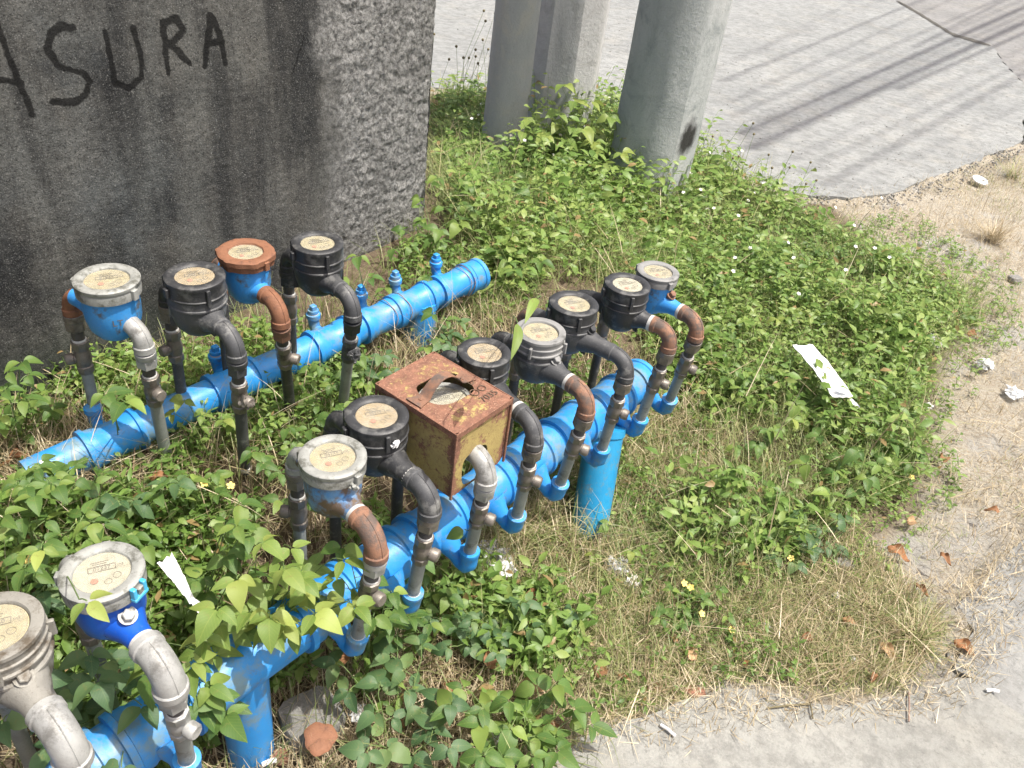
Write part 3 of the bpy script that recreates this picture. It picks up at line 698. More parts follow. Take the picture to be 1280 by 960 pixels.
R['m4'] = make_meter('back-row black plastic meter, the one farthest from the camera in front of the rough plaster', (397, 302), .62, (441, 397), (428, 512), .16, 'black', 1.02, 'black2', ('black', 'black2', 'pipe'), 'dial', ('black', ('black', 'brass', 'black2'), None, None), (.6, -.8, 0), wrap=True, digits='00652', tape=False)
R['A'] = make_meter('tarnished brown metal meter cut off by the left edge of the photo', (-8, 783), .55, (92, 950), (100, 1010), .2, 'grey_ring', 1.04, 'galv', ('galv', 'brass', 'pipe'), 'dial', ('galv', ('brass', 'brass', 'pipe'), None, None), (1, -.3, 0), lidcolor='brownmetal', bodymat='brownmetal', digits='02260', er=.021, stub='brownmetal')
R['B'] = make_meter('front-row royal blue meter with silver lid and sky blue seal clip', (127, 713), .55, (214, 862), (234, 950), .2, 'metal', 1.0, 'galv', ('galv', 'galv', 'pipe'), 'dial_white', ('galv', ('brass', 'brass', 'pipe'), None, None), (1, -.4, 0), lidcolor='lid', bodymat='royal', digits='01237', er=.021, stub='galv')
R['C'] = make_meter('front-row meter with pale grey lid and flaking dirty blue bowl', (416, 569), .55, (470, 695), (447, 795), .2, 'metal', 1.02, 'rust', ('galv', 'brass', 'pipe'), 'dial', ('galv', ('brass', 'brass', 'pipe'), None, (-1, -.2, .1)), (1, -.6, .1), lidcolor='lid', bodymat='meter_dirty', digits='04173', er=.0185)
R['D'] = make_meter('front-row black meter with thick black elbow, directly left of the rusty box', (471, 517), .55, (537, 642), (516, 742), .2, 'black', 1.04, 'black2', BB, 'dial_tan', ('black', ('black', 'brass', 'black2'), None, None), (1, -.3, -.1), digits='03519', er=.019, lidcolor='black')
R['F'] = make_meter('front-row black meter partly hidden behind the right corner of the rusty box', (606, 439), .55, (667, 555), (646, 645), .2, 'black', .98, 'black2', BB, 'dial_tan', ('black', ('black', 'brass', 'black2'), None, None), (1, -.3, -.1), digits='00941', bodymat='black')
R['G'] = make_meter('front-row light grey ringed meter with rusty elbow and side bolt', (676, 413), .55, (732, 517), (700, 605), .2, 'grey_ring', .99, 'rust', BB, 'dial', ('black', ('brass', 'brass', 'black2'), None, None), (1, -.3, -.1), lidcolor='greyplastic', bodymat='black2', digits='00286', stub='greyplastic')
R['H'] = make_meter('front-row black meter with grey elbow and a rusty inlet elbow behind', (718, 378), .55, (781, 473), (752, 562), .2, 'black', 1.02, 'black2', BB, 'dial', ('rust', ('brass', 'brass', 'black2'), None, None), (1, -.3, -.1), digits='00732', bodymat='black2', stub='black', tape=False)
R['I'] = make_meter('front-row glossy black meter with white dial, second from the far end', (785, 354), .55, (835, 436), (800, 525), .2, 'black', 1.0, 'rust', BB, 'dial_white', ('black', ('brass', 'brass', 'black2'), None, None), (1, -.3, -.1), digits='00195')
R['J'] = make_meter('small grey-lidded bright blue meter at the far end of the front row', (823, 338), .55, (869, 422), (837, 500), .2, 'metal', .96, 'rust', BB, 'dial', ('rust', ('brass', 'brass', 'black2'), None, None), (1, -.3, -.1), lidcolor='greyplastic', bodymat='meter_blue', digits='01408', stub='rust')
# sky blue seal clip on B, wire seals on D and C, hand-marked LT on m1, tag on m2
def seal(root, P, mat, sz=.006):
    mb = MB()
    for i in range(5): mb.tube([P+np.array([random.uniform(-1, 1), random.uniform(-1, 1), random.uniform(-1, 1)])*sz for _ in range(3)], sz*.35, 7)
    mb.build('wire_seal', mat, root)
b_ = R['B']; toc = nrm((CAM-b_['L'])*[1, 1, 0]); sd_ = np.cross(Z, toc); q = b_['L']+nrm(toc*.75+sd_*.62)*.054-Z*.006
oc = nrm(toc*.75+sd_*.62); tc = np.cross(Z, oc); mb = MB()
for sg in (-1, 1): mb.box(q+tc*.009*sg-Z*.004+oc*.002, oc, tc, Z, .004, .003, .010, bev=.001)
mb.box(q-Z*.014+oc*.002, oc, tc, Z, .0045, .0125, .003, bev=.001); mb.build('seal_clip', M['cyan_clip'], b_['root'], smooth=30)
for k, mt in (('D', 'white'), ('C', 'lid')):
    m_ = R[k]; toc = nrm((CAM-m_['L'])*[1, 1, 0]); sd_ = np.cross(Z, toc); seal(m_['root'], m_['L']+nrm(toc*.8+sd_*.55)*.058-Z*.025, M[mt], .007)
for k, w in (('m1', 'LT'),):
    m_ = R[k]; toc = nrm((CAM-m_['L'])*[1, 1, 0]); mb = MB(); x = np.cross(Z, toc); put_text(mb, w, .018, m_['O']+toc*.0515+Z*.012+x*.004, x, nrm(Z+toc*.0)); mb.build('marker_writing', M['ink'], m_['root'], smooth=None)

# ---- rusty box over meter E
def box_E():
    zt = .555; C4 = [at(475, 477, zt), at(545, 437, zt), at(639, 501, zt), at(566, 547, zt)]
    c = sum(C4)/4; y = nrm((C4[2]-C4[3])+(C4[1]-C4[0])); x = nrm((C4[3]-C4[0])+(C4[2]-C4[1])); x = nrm(x-y*(x @ y)); hx = .5*np.linalg.norm((C4[3]-C4[0])); hy = .5*np.linalg.norm((C4[2]-C4[3])+(C4[1]-C4[0]))/2; n = nrm(np.cross(x, y)); n = n if n[2] > 0 else -n
    H = .148
    root = empty('meter_box', (c[0], c[1], G0), 'rusted yellow metal box with bent strap handle and a cut-out showing the dial', 'meter box')
    lip = elm = at(605, 603, zt-.13)
    hv = (lip-c)*[1, 1, 0]; r = np.linalg.norm(hv); d = hv/r
    # top plate with a ragged opening
    def plate(name, uv_out, hole, org, ax, ay, nn, mat, t=.002, fold=0):
        N = 64; V = []; F = []
        angs = np.linspace(0, 2*math.pi, N, endpoint=False)
        def outp(a):
            ca, sa = math.cos(a), math.sin(a); k = min(uv_out[0]/max(1e-6, abs(ca)), uv_out[1]/max(1e-6, abs(sa))); return np.array([ca*k, sa*k])
        rows = []
        for j, f_ in enumerate((1.0, .97, .8, .6, .4, .2, 0.0)):
            rows.append([hole(a)*(1-f_)+outp(a)*f_ for a in angs])
        for side in (0, -t):
            for rw in rows:
                for p in rw: V.append(org+ax*p[0]+ay*p[1]+nn*(side+.0012*mn.noise(Vector((p[0]*25, p[1]*25, 5)))))
        m = len(rows)
        for s_ in (0, 1):
            for i in range(m-1):
                for k in range(N):
                    k2 = (k+1) % N; a, b_, c_, d_ = [s_*m*N+q for q in (i*N+k, i*N+k2, (i+1)*N+k2, (i+1)*N+k)]
                    F.append((a, b_, c_, d_) if s_ == 0 else (d_, c_, b_, a))
        for k in range(N):
            k2 = (k+1) % N; F.append(((m-1)*N+k, (m-1)*N+k2, m*N+(m-1)*N+k2, m*N+(m-1)*N+k)); F.append((m*N+k, m*N+k2, k2, k))
        mb = MB(); mb.add(V, F); o = mb.build(name, mat, root, smooth=40)
        me = o.data; at_ = me.attributes.new('edge', 'FLOAT', 'POINT')
        ev = []
        for p in V:
            q = p-org; a = abs(q @ ax)/uv_out[0]; b = abs(q @ ay)/uv_out[1]; ev.append(max(0., (max(a, b)-.84)/.16)*.6)
        at_.data.foreach_set('value', np.array(ev, np.float32)); return o
    def hole_top(a):       # a rounded diagonal slot with corners drawn out
        ca, sa = math.cos(a), math.sin(a)
        k = 1/((abs(ca)/.040)**2.4+(abs(sa)/.050)**2.4)**(1/2.4)
        k *= 1+.12*max(0, math.cos(2*(a-.7)))**6
        return np.array([ca*k-.004, sa*k+.006])
    plate('lid_plate', (hx, hy), hole_top, c, x, y, n, M['boxtop'], .002)
    nohole = lambda a: np.array([0.0, 0.0])
    # walls hang from the lid, set 2 mm inside it; the lid has a folded rim
    zc = c-n*(H/2+.003)
    for nm, org, ax, hw, nn in (('side_panel', zc-y*(hy-.004), x, hx-.003, -y), ('side_panel', zc+y*(hy-.004), x, hx-.003, y), ('back_panel', zc-x*(hx-.004), y, hy-.006, -x)):
        plate(nm, (hw, H/2), nohole, org, ax, n, nn, M['boxside'])
    def hole_u(a):         # opening for the outlet, open to the bottom
        ca, sa = math.cos(a), math.sin(a); 
        k = 1/((abs(ca)/.034)**3+(abs(sa)/(.047 if sa < 0 else .03))**3)**(1/3)
        return np.array([ca*k-.012, sa*k-.024])
    plate('front_panel', (hy-.006, H/2), hole_u, zc+x*(hx-.004), y, n, x, M['boxside'])
    rim = MB()
    for sx, ax, hw, o_ in ((1, y, hy, x*hx), (-1, y, hy, -x*hx), (1, x, hx, y*hy), (-1, x, hx, -y*hy)):
        nn = nrm(o_); rim.box(c+o_*1.0-n*.005+nn*.0003, ax, nn, n, hw+.0008, .0011, .006, bev=.0004)
    for sx in (-1, 1):
        for sy in (-1, 1): rim.box(c+x*(hx-.001)*sx+y*(hy-.001)*sy-n*(H/2+.006), x, y, n, .0022, .0022, H/2-.002, bev=.0006)
    o = rim.build('rim', M['boxtop'], root, smooth=30)
    at_ = o.data.attributes.new('edge', 'FLOAT', 'POINT'); at_.data.foreach_set('value', np.full(len(o.data.vertices), .5, np.float32))
    # bent strap across the opening, joined to two riveted end tabs
    st = MB(); a0 = -hx+.024; mid = -.004
    path = []
    for i in range(25):
        q = i/24; yy = -hy+.006+(2*hy-.016)*q; up = .0026+.030*max(0, math.sin(math.pi*(q-.2)/.6))**.75 if .2 < q < .8 else .0026
        path.append(c+x*(mid-.006+.010*q)+y*yy+n*up)
    V = []; F = []
    for i, p in enumerate(path):
        wv = .0105+.008*(abs(i-12)/12)**3
        t_ = nrm(path[min(i+1, 24)]-path[max(i-1, 0)]); nn2 = nrm(np.cross(x, t_)); nn2 = nn2 if nn2 @ n > 0 else -nn2
        for sg in (-1, 1): V += [p+x*wv*sg+nn2*.0008, p+x*wv*sg-nn2*.0008]
    for i in range(24):
        b = 4*i; F += [(b, b+2, b+6, b+4), (b+1, b+5, b+7, b+3), (b, b+4, b+5, b+1), (b+2, b+3, b+7, b+6)]
    F += [(0, 1, 3, 2), (96, 98, 99, 97)]
    st.add(V, F); rv = path[3]; st.lathe([(0, .004), (.0012, .0038), (.002, .001)], rv+n*.001, n, 12); st.lathe([(0, .004), (.0012, .0038), (.002, .001)], path[21]+n*.001, n, 12)
    st.build('strap_handle', M['rust'], root, smooth=30)
    # stencilled marks on the lid
    wr = MB(); tx = nrm(y*.93-x*.0); ty = np.cross(n, tx)
    o0 = c+x*(hx*.52)+y*(hy*.62)+n*.0016
    put_text(wr, '7035', .021, o0+x*.014, -tx if False else tx, ty)
    for j, (q, rr) in enumerate((((-.012), .0085), (.008, .0075))):
        P = [o0-x*.010+tx*(q+rr*math.cos(a))+ty*rr*math.sin(a) for a in np.linspace(0, 6.2832, 17)]; wr.tube(P, .0008, 5, caps=False)
    put_text(wr, 'D', .018, o0-x*.034+tx*.006, tx, ty)
    wr.build('stencilled_number', surf('faded_stencil_paint', (.07, .05, .035), (.17, .11, .07), .8), root, smooth=None)
    # the meter inside: pale lens, bowl, outlet elbow and riser
    L = c-Z*.016+x*.004; O = L-Z*.066
    mroot = empty('water_meter', (c[0], c[1], G0), 'pale meter enclosed in the rusty box, seen through its cut-out', 'water meter', 'water meters in two rows')
    mb = MB(); mb.lathe([(-.042, 0), (-.04, .02), (-.02, .04), (.03, .045), (.05, .045)], O, seg=36); mb.tube([O+d*.02, O+d*.05, O+d*(r-ARC-.01)], [.03, .02, .0175], 20); mb.tube([O-d*.02, O-d*.05, O-d*.085], [.03, .02, .0175], 20); mb.build('body', M['galv'], mroot)
    cp = MB(); cp.lathe([(-.026, .046), (-.024, .052), (-.002, .052), (0, .050), (-.001, .042), (-.006, .041), (-.01, .041)], L, seg=48); cp.build('lid', M['lid'], mroot)
    make_dial(mroot, L, 1, .041, d, M['dial_white'], '00460')
    A0, A1 = make_elbow(mroot, O, d, r, M['galv'], .0185)
    Ft = at(587, 690, .2)
    stack(mroot, A1, Ft, [M['galv'], M['brass'], M['pipe']], k=np.linalg.norm(Ft-A1)/.23, handle=(1, -.3, -.1))
    B0, B1 = make_elbow(mroot, O, -d, .125, M['black'], .0165); stack(mroot, B1, np.array([B1[0], B1[1], G0]), [M['black'], M['brass'], M['black2']], k=1., handle=None)
    return dict(root=root, foot=Ft, d=d)
R['E'] = box_E()

# ---------------------------------------------------------------- blue manifolds
def manifold(label, A, B, r, tees, feet, endcap=True, name='pipe_manifold', posts=(), mat='blue'):
    root = empty(name, (A+B)/2*[1, 1, 0]+Z*G0, label, 'water pipe')
    d = nrm(B-A); L = np.linalg.norm(B-A); mb = MB(); mb.tube([A, B], r, 40)
    mb.build('main_pipe', M[mat], root)
    for t in tees:
        c = A+d*t; w = .062; m2 = MB(); k = r/.05
        pr = [(-w, r*1.01), (-w+.001, r+.0088), (-w+.012, r+.0098), (-w+.014, r+.0045), (-w+.034, r+.004), (-w+.040, r+.001), (w-.040, r+.001), (w-.034, r+.004), (w-.014, r+.0045), (w-.012, r+.0098), (w-.001, r+.0088), (w, r*1.01)]
        m2.lathe([(h*.98, q) for h, q in pr], c, d, 40); m2.build('tee_fitting', M[mat], root, smooth=40)
    for Ft, lip in feet:
        h = np.dot(Ft-A, d); c = A+d*h; out = (Ft-c)*[1, 1, 0]; dist = np.linalg.norm(out); out = out/dist
        e = MB(); dn = nrm(Ft-lip) if lip is not None else -Z; q = Ft+dn*.004; z0 = q+dn*.034
        # cup round the riser, quarter bend, reducer into the main pipe
        e.tube([q-dn*.010, q-dn*.0095, q-dn*.001, q+dn*.002, q+dn*.022], [.0165, .0205, .0208, .0192, .0185], 24)
        tgt = c+out*r*.7; mid = z0
        P = [q+dn*.018, q+dn*.028, z0+dn*.004-out*.006, z0+dn*.004-out*.02]; P += [P[-1]*(1-s_)+tgt*s_ for s_ in (.25, .5, .8, 1.)]
        e.tube(P, [.0185, .0185, .0175, .0165, .0165, .021, .029, .033], 24); e.build('branch_elbow', M[mat], root, smooth=50)
    if endcap:
        e = MB(); e.lathe([(-.045, r*1.0), (-.044, r+.006), (-.012, r+.006), (-.010, r+.009), (.002, r+.009), (.004, r+.005), (.005, r*.9), (-.01, r*.86), (-.011, .0)], B, d, 40); e.build('end_cap', M[mat], root, smooth=40)
    for (top, bot, pr_) in posts:
        e = MB(); ax = nrm(top-bot); Lp = np.linalg.norm(top-bot)
        pf = [(0, pr_*.98), (Lp*.5, pr_), (Lp*.93, pr_), (Lp*.94, pr_+.004), (Lp, pr_+.004)]
        e.lathe(pf, bot, ax, 40); e.build('support_post', M['blue_post' if pr_ > .0475 else mat], root, smooth=40)
    return root, d
nA = at(165, 925, NEAR_Z); nB = at(800, 474, NEAR_Z); dd_ = nrm(nB-nA); nA = nA-dd_*.35
keys = ['A', 'B', 'C', 'D', 'E', 'F', 'G', 'H', 'I', 'J']
feet = [(R[k]['foot'], R[k].get('lip')) for k in keys]
tees = [float(np.dot(R[k]['foot']-nA, dd_)) for k in keys if k != 'J']
tees = [t for t in tees if t < np.linalg.norm(nB-nA)-.03]
t1 = at(748, 545, NEAR_Z); q1 = at(736, 664, G0); hh = float(np.dot(q1-nA, dd_)); c1 = nA+dd_*hh
pt1 = at(757, 532, .165); pb1 = q1-Z*.02
q2 = at(314, 940, G0); h2 = float(np.dot(q2-nA, dd_)); c2 = nA+dd_*h2; pb2 = np.array([q2[0], q2[1], -.13])
print('POSTS', proj(pb1), proj(pb2), proj(pt1), proj(c2))
manifold('thick sky blue plastic manifold pipe feeding the front row of meters', nA, nB, .05, tees, feet, posts=[(pt1, pb1, .0485), (c2, pb2, .043)])
bA = at(34, 598, BACK_Z-.05); bB = at(598, 342, BACK_Z); db = nrm(bB-bA)
caps_px = [(277, 433), (405, 390), (457, 362), (510, 352), (553, 328)]
bt = []
stubs = []
for (u, v) in caps_px+[(124, 505)]:
    P = at(u, v, BACK_Z+.045); t = float(np.dot(P-bA, db)); bt.append(t-.01 if t > .2 else t)
pc = at(556, 402, BACK_Z); tpost = float(np.dot(pc-bA, db)); cpost = bA+db*(tpost+.03)
rootb, _ = manifold('slimmer blue manifold pipe lying along the foot of the wall behind the back row', bA, bB, .0385, bt, [], posts=[(cpost, np.array([cpost[0]+.01, cpost[1]-.01, -.06]), .046)])
perp = np.array([-db[1], db[0], 0]); perp = perp if perp @ (WC-bA) > 0 else -perp
for i, t in enumerate(bt):
    c = bA+db*t; mb = MB(); o1 = c+perp*.034; o2 = c+perp*.062+Z*.004; o3 = o2+perp*.008+Z*.02; o4 = o3+Z*.014
    mb.tube([c+perp*.02, o1, o2, o3, o4], [.022, .017, .0145, .0145, .0145], 18); mb.tube([o4-Z*.004, o4-Z*.003, o4+Z*.008, o4+Z*.009], [.0145, .0185, .0185, .015], 18)
    if i < 5:
        s_ = mb.build('capped_outlet', M['blue'], rootb, smooth=40)
        tp = MB(); tp.tube([o4+Z*.009, o4+Z*.012], [.0138, .0125], 16); tp.build('thread_tape', M['tape'], s_)
        pl = MB(); pl.tube([o4+Z*.012, o4+Z*.014, o4+Z*.020], [.0135, .0145, .014], 16); pl.box(o4+Z*.026, db, perp, Z, .0075, .0075, .007, bev=.0015); pl.build('plug', M['blue'], s_, smooth=30)
    else: mb.build('outlet', M['blue'], rootb, smooth=40)
# twisted wires tied round the back pipe
for (u0, off) in ((575, 0.), (580, .006), (505, .0), (470, .01)):
    P0 = at(u0, 352 if u0 > 550 else 385, BACK_Z); t = float(np.dot(P0-bA, db))+off; c = bA+db*t; pp = []
    for k in range(26):
        a = 2*math.pi*k/25*1.15; rr = .047+.002*math.sin(5*a); pp.append(c+perp*rr*math.cos(a)+Z*rr*math.sin(a)+db*.004*math.sin(3*a))
    if u0 > 550: pp += [pp[-1]+(np.array([.01*k, -.012*k, -.016*k])) for k in range(1, 5)]
    MB().tube(pp, .0012, 6).build('tie_wire', M['wire'], rootb)

# ---------------------------------------------------------------- leaves
def leaf_mesh(name, L, w, fold=.25, curl=.25, wob=.0, tip=.5, mat=None, rows=6):
    V = []; F = []
    for i in range(rows+1):
        t = i/rows; hw = w/2*math.sin(math.pi*min(1, t**tip))**.9 if 0 < i < rows else (.0006 if i == 0 else .0004)
        x = L*t; zc_ = -curl*L*t*t+.06*L*math.sin(math.pi*t)
        for q in (-1, -.55, 0, .55, 1):
            V.append((x-abs(q)*hw*.12, q*hw, zc_+fold*abs(q)*hw+wob*L*math.sin(t*9+q*3)*.2*abs(q)))
    for i in range(rows):
        for j in range(4): F.append((i*5+j, i*5+j+1, (i+1)*5+j+1, (i+1)*5+j))
    me = bpy.data.meshes.new(name); me.from_pydata(V, [], F); me.shade_smooth(); me.materials.append(mat); return me
LEAFSET = {}
LEAFSET['leaf_narrow'] = [leaf_mesh('leaf_mesh', 1., .26, .3, .3, .05, .8, M['leaf_big'], 7)]
for kind_ in ('leaf_big', 'leaf_light', 'leaf_dark'):
    LEAFSET[kind_] = [leaf_mesh('leaf_mesh', 1., .50+.07*j, .18+.12*(j % 3), .1+.12*(j % 4), .05*(j % 2), .72+.05*(j % 3), M[kind_], 7) for j in range(4)]
nleaf = [0]
def put_leaf(root, me, P, fwd, up, size):
    x = nrm(fwd); z = up-x*(up @ x); z = nrm(z); y = np.cross(z, x); o = bpy.data.objects.new('leaf', me)
    off = np.array(root.location); m = Matrix([[x[0]*size, y[0]*size, z[0]*size, P[0]-off[0]], [x[1]*size, y[1]*size, z[1]*size, P[1]-off[1]], [x[2]*size, y[2]*size, z[2]*size, P[2]-off[2]], [0, 0, 0, 1]])
    S.collection.objects.link(o); o.parent = root; o.matrix_local = m; nleaf[0] += 1
def bushy(label, base, stems, size, kind_='leaf_big', cat='weed', tri=True, lr=random.Random(3), nodes=4, group=None, name='leafy_weed'):
    """base ground point; stems: list of end points (world); trifoliate leaves along each stem"""
    root = empty(name, base, label, cat, group); sb = MB(); b = np.array(root.location)
    for e in stems:
        e = np.asarray(e, float); s0 = b+np.array([lr.uniform(-.02, .02), lr.uniform(-.02, .02), -.01])
        mid = (s0+e)/2+Z*(.25*np.linalg.norm(e-s0))*lr.uniform(.3, .8); P = [s0*(1-t)**2+2*mid*t*(1-t)+e*t*t for t in np.linspace(0, 1, 9)]
        sb.tube(P, [.0016-.0001*i for i in range(9)], 5)
        for k in range(nodes):
            t = 1-k*(.75/nodes)-(lr.uniform(0, .05) if k else 0); p = s0*(1-t)**2+2*mid*t*(1-t)+e*t*t; tg = nrm(2*(1-t)*(mid-s0)+2*t*(e-mid))
            side = np.cross(Z, tg); side = nrm(side)*(1 if k % 2 else -1) if k else nrm(tg*[1, 1, .2])
            pet = nrm(side+Z*lr.uniform(.1, .7)+np.array([lr.uniform(-.5, .5), lr.uniform(-.5, .5), 0])); pl = size*lr.uniform(.3, .8); q = p+pet*pl
            sb.tube([p, (p+q)/2+Z*.002, q], .0009, 4)
            up = nrm(Z+np.array([lr.uniform(-.5, .5), lr.uniform(-.65, .35), 0]))
            az = math.atan2(pet[1], pet[0])+lr.uniform(-.5, .5)
            for j, da in enumerate((0, 1.35, -1.35) if tri else (0,)):
                f = np.array([math.cos(az+da), math.sin(az+da), lr.uniform(-.35, .15)]); sz = size*lr.uniform(.75, 1.2)*(1 if j == 0 else .85)
                put_leaf(root, lr.choice(LEAFSET[kind_]), q+nrm(f)*.003, f, up, sz)
    sb.build('stem', M['stem'], root, smooth=60); return root
rr_ = random.Random(11)
def clump(label, bpx, targets, size, kind_='leaf_big', nodes=3, tri=True, jit=.02, group=None):
    """bpx: pixel of the root on the ground; targets: (u, v, height above soil)"""
    base = gp(*bpx); st = []
    for (u, v, h) in targets:
        z = 0
        P = at(u, v, h+(.09 if h >= .2 else 0)+float(gh(*gp(u, v)[:2]))); st.append(P+np.array([rr_.uniform(-jit, jit), rr_.uniform(-jit, jit), 0]))
    return bushy(label, base, st, size, kind_, tri=tri, nodes=nodes, lr=rr_, group=group)
clump('bright yellow-green trailing weed with round leaves in front of the dirty blue meter', (330, 830), [(300, 720, .33), (340, 700, .34), (375, 725, .33), (285, 760, .32), (330, 770, .31), (395, 755, .30), (365, 690, .33), (430, 740, .30), (300, 690, .32), (410, 700, .32)], .043, 'leaf_light', 3)
clump('drooping light green leaves hiding the front pipe above its lower-left post', (300, 850), [(250, 795, .26), (290, 785, .26), (330, 780, .26), (365, 785, .25), (215, 800, .26), (395, 770, .26), (310, 755, .28), (425, 745, .28), (235, 815, .25), (350, 760, .28), (385, 745, .28)], .040, 'leaf_light', 3)
clump('green leaves overlapping the front pipe between the royal blue meter and the post', (250, 880), [(255, 845, .24), (240, 865, .24), (270, 862, .22), (225, 880, .22)], .042, 'leaf_big', 2)
clump('small-leaved weed burying the cut end of the back pipe', (50, 620), [(45, 585, .2), (60, 600, .2), (30, 600, .2), (75, 590, .2), (50, 610, .2), (90, 600, .2), (25, 580, .2)], .03, 'leaf_big', 3)
clump('dense mid-green weed left of the yellow-green trailing one', (250, 790), [(285, 720, .22), (270, 660, .25), (300, 640, .25), (320, 660, .25), (280, 700, .2)], .042, 'leaf_big', 3)
clump('green weed with long leaves over the foot of the dirty blue meter riser', (470, 830), [(440, 715, .28), (480, 735, .25), (510, 715, .22), (500, 770, .18), (455, 770, .25), (420, 690, .3)], .040, 'leaf_big', 3)
clump('dark leafy weed in the shade beneath the royal blue meter', (150, 900), [(110, 830, .2), (160, 870, .2), (90, 880, .18), (190, 850, .22), (130, 800, .2), (60, 850, .2), (70, 930, .2), (160, 930, .2), (30, 890, .2)], .045, 'leaf_dark', 3)
clump('upright pale green weed between the blue post and the royal blue meter elbow', (262, 930), [(250, 840, .25), (275, 885, .22), (240, 880, .2), (230, 820, .25)], .046, 'leaf_big', 2)
clump('leaf pair hanging over the silver lid of the royal blue meter', (75, 760), [(86, 742, .45), (40, 690, .35)], .030, 'leaf_light', 1)
clump('weed with large blue-green leaves at the bottom edge right of the rubble', (500, 930), [(440, 840, .12), (480, 870, .12), (520, 830, .12), (540, 880, .12), (470, 930, .1), (500, 800, .14), (550, 930, .1)], .048, 'leaf_dark', 3)
clump('broad-leaved weed sprawling onto the pavement at the bottom centre', (640, 920), [(600, 860, .12), (640, 880, .12), (690, 860, .12), (720, 890, .1), (660, 930, .1), (610, 930, .1), (730, 920, .08), (580, 890, .12), (690, 930, .08)], .047, 'leaf_big', 3)
clump('weed with grey-green leaves around the brown fallen leaves below the front pipe', (610, 800), [(570, 750, .12), (600, 770, .12), (640, 760, .12), (660, 790, .1), (580, 810, .1), (630, 820, .1), (560, 780, .1), (690, 770, .08)], .034, 'leaf_dark', 3)
clump('fresh green weed sprouting between the plastic scrap and the blue pipe elbow', (540, 790), [(520, 750, .14), (545, 770, .12), (560, 740, .14), (500, 790, .12), (530, 720, .15)], .036, 'leaf_big', 3)
clump('three-leaved seedling standing against the left end of the back pipe', (150, 560), [(150, 500, .28), (128, 490, .26)], .045, 'leaf_big', 1)
clump('green weed at the left edge below the wall', (20, 560), [(15, 480, .18), (40, 500, .15), (5, 520, .15), (60, 520, .12), (-10, 490, .2), (30, 450, .2)], .040, 'leaf_big', 3)
clump('sparse weed with small round leaves left of the royal blue meter lid', (50, 700), [(20, 650, .2), (60, 670, .2), (90, 655, .2), (30, 700, .22), (10, 720, .2), (120, 650, .2), (50, 620, .2)], .034, 'leaf_big', 3)
clump('yellow-green sprig growing between the two middle back-row risers', (270, 560), [(265, 520, .12), (245, 500, .15), (285, 530, .1), (225, 520, .12)], .033, 'leaf_light', 2)
clump('low weed hugging the foot of the rough wall corner', (545, 320), [(515, 290, .12), (535, 270, .14), (500, 310, .1), (550, 300, .1), (525, 255, .16)], .036, 'leaf_big', 3)
clump('leafy sprig beside the wall under the plugged pipe outlets', (455, 400), [(440, 350, .16), (470, 360, .12), (500, 385, .08), (450, 320, .22), (525, 350, .14)], .036, 'leaf_big', 2)
clump('broad leaves growing around the blue post of the back pipe', (545, 430), [(552, 395, .14), (540, 430, .1), (580, 420, .1), (570, 440, .1)], .040, 'leaf_big', 2)
clump('tall stem with pointed leaves leaning across the black meter beside the box', (640, 470), [(641, 402, .56), (668, 372, .56)], .052, 'leaf_narrow', 1, tri=False)
clump('round leaf resting on the front pipe below the rusty box', (590, 720), [(580, 672, .26)], .045, 'leaf_big', 1, tri=False)
clump('tall broad-leaved weed growing between the two concrete poles', (720, 215), [(700, 140, .34), (740, 130, .4), (730, 160, .3), (760, 150, .32), (670, 150, .3), (690, 170, .25), (745, 175, .25), (705, 110, .45), (650, 165, .2), (775, 190, .2)], .07, 'leaf_light', 3)
clump('dark green leafy weed at the foot of the slim round pole', (600, 270), [(560, 220, .2), (590, 240, .18), (620, 245, .18), (555, 260, .15), (640, 240, .2), (580, 280, .12), (540, 285, .12)], .05, 'leaf_big', 3)
clump('broad-leaved weed below the white paper strip', (1060, 600), [(1040, 555, .12), (1070, 570, .12), (1100, 560, .1), (1020, 580, .12), (1080, 600, .08), (1050, 620, .08)], .045, 'leaf_big', 2)
clump('small weed with pointed leaves beside the cyan post foot', (780, 700), [(770, 665, .05), (785, 680, .05), (755, 690, .04)], .032, 'leaf_light', 1)
clump('leafy weed around the yellow flowers right of the plastic scrap', (850, 780), [(840, 750, .07), (870, 760, .06), (830, 770, .06), (890, 740, .07), (850, 720, .08), (900, 770, .05)], .028, 'leaf_big', 3)
clump('dark weed growing over the grey stone', (1010, 700), [(1000, 660, .08), (1030, 650, .08), (980, 690, .06), (1010, 680, .08), (1060, 660, .06)], .035, 'leaf_dark', 3)
LM = [((668, 385), 'the rusty inlet elbow'), ((823, 338), 'the far small blue meter'), ((785, 354), 'the glossy black meter'), ((1030, 465), 'the white paper strip'), ((700, 160), 'the pale concrete pole'), ((820, 220), 'the thick pole'), ((1053, 708), 'the grey stone'), ((745, 600), 'the cyan post'), ((620, 200), 'the round pole'), ((1164, 428), 'the crumpled clear plastic'), ((840, 500), 'the last blue elbow'), ((600, 340), 'the capped end of the back pipe'), ((1060, 600), 'the weed below the paper strip'), ((1150, 305), 'the pale verge pebble'),
      ((210, 580), 'the first back-row riser'), ((306, 577), 'the second back-row riser'), ((364, 517), 'the third back-row riser'), ((428, 512), 'the fourth back-row riser'), ((475, 480), 'the rusty box'), ((416, 569), 'the dirty blue meter'), ((127, 713), 'the royal blue meter'), ((260, 592), 'the pair of yellow flowers'), ((560, 400), 'the back blue post')]
seen_labels = set()
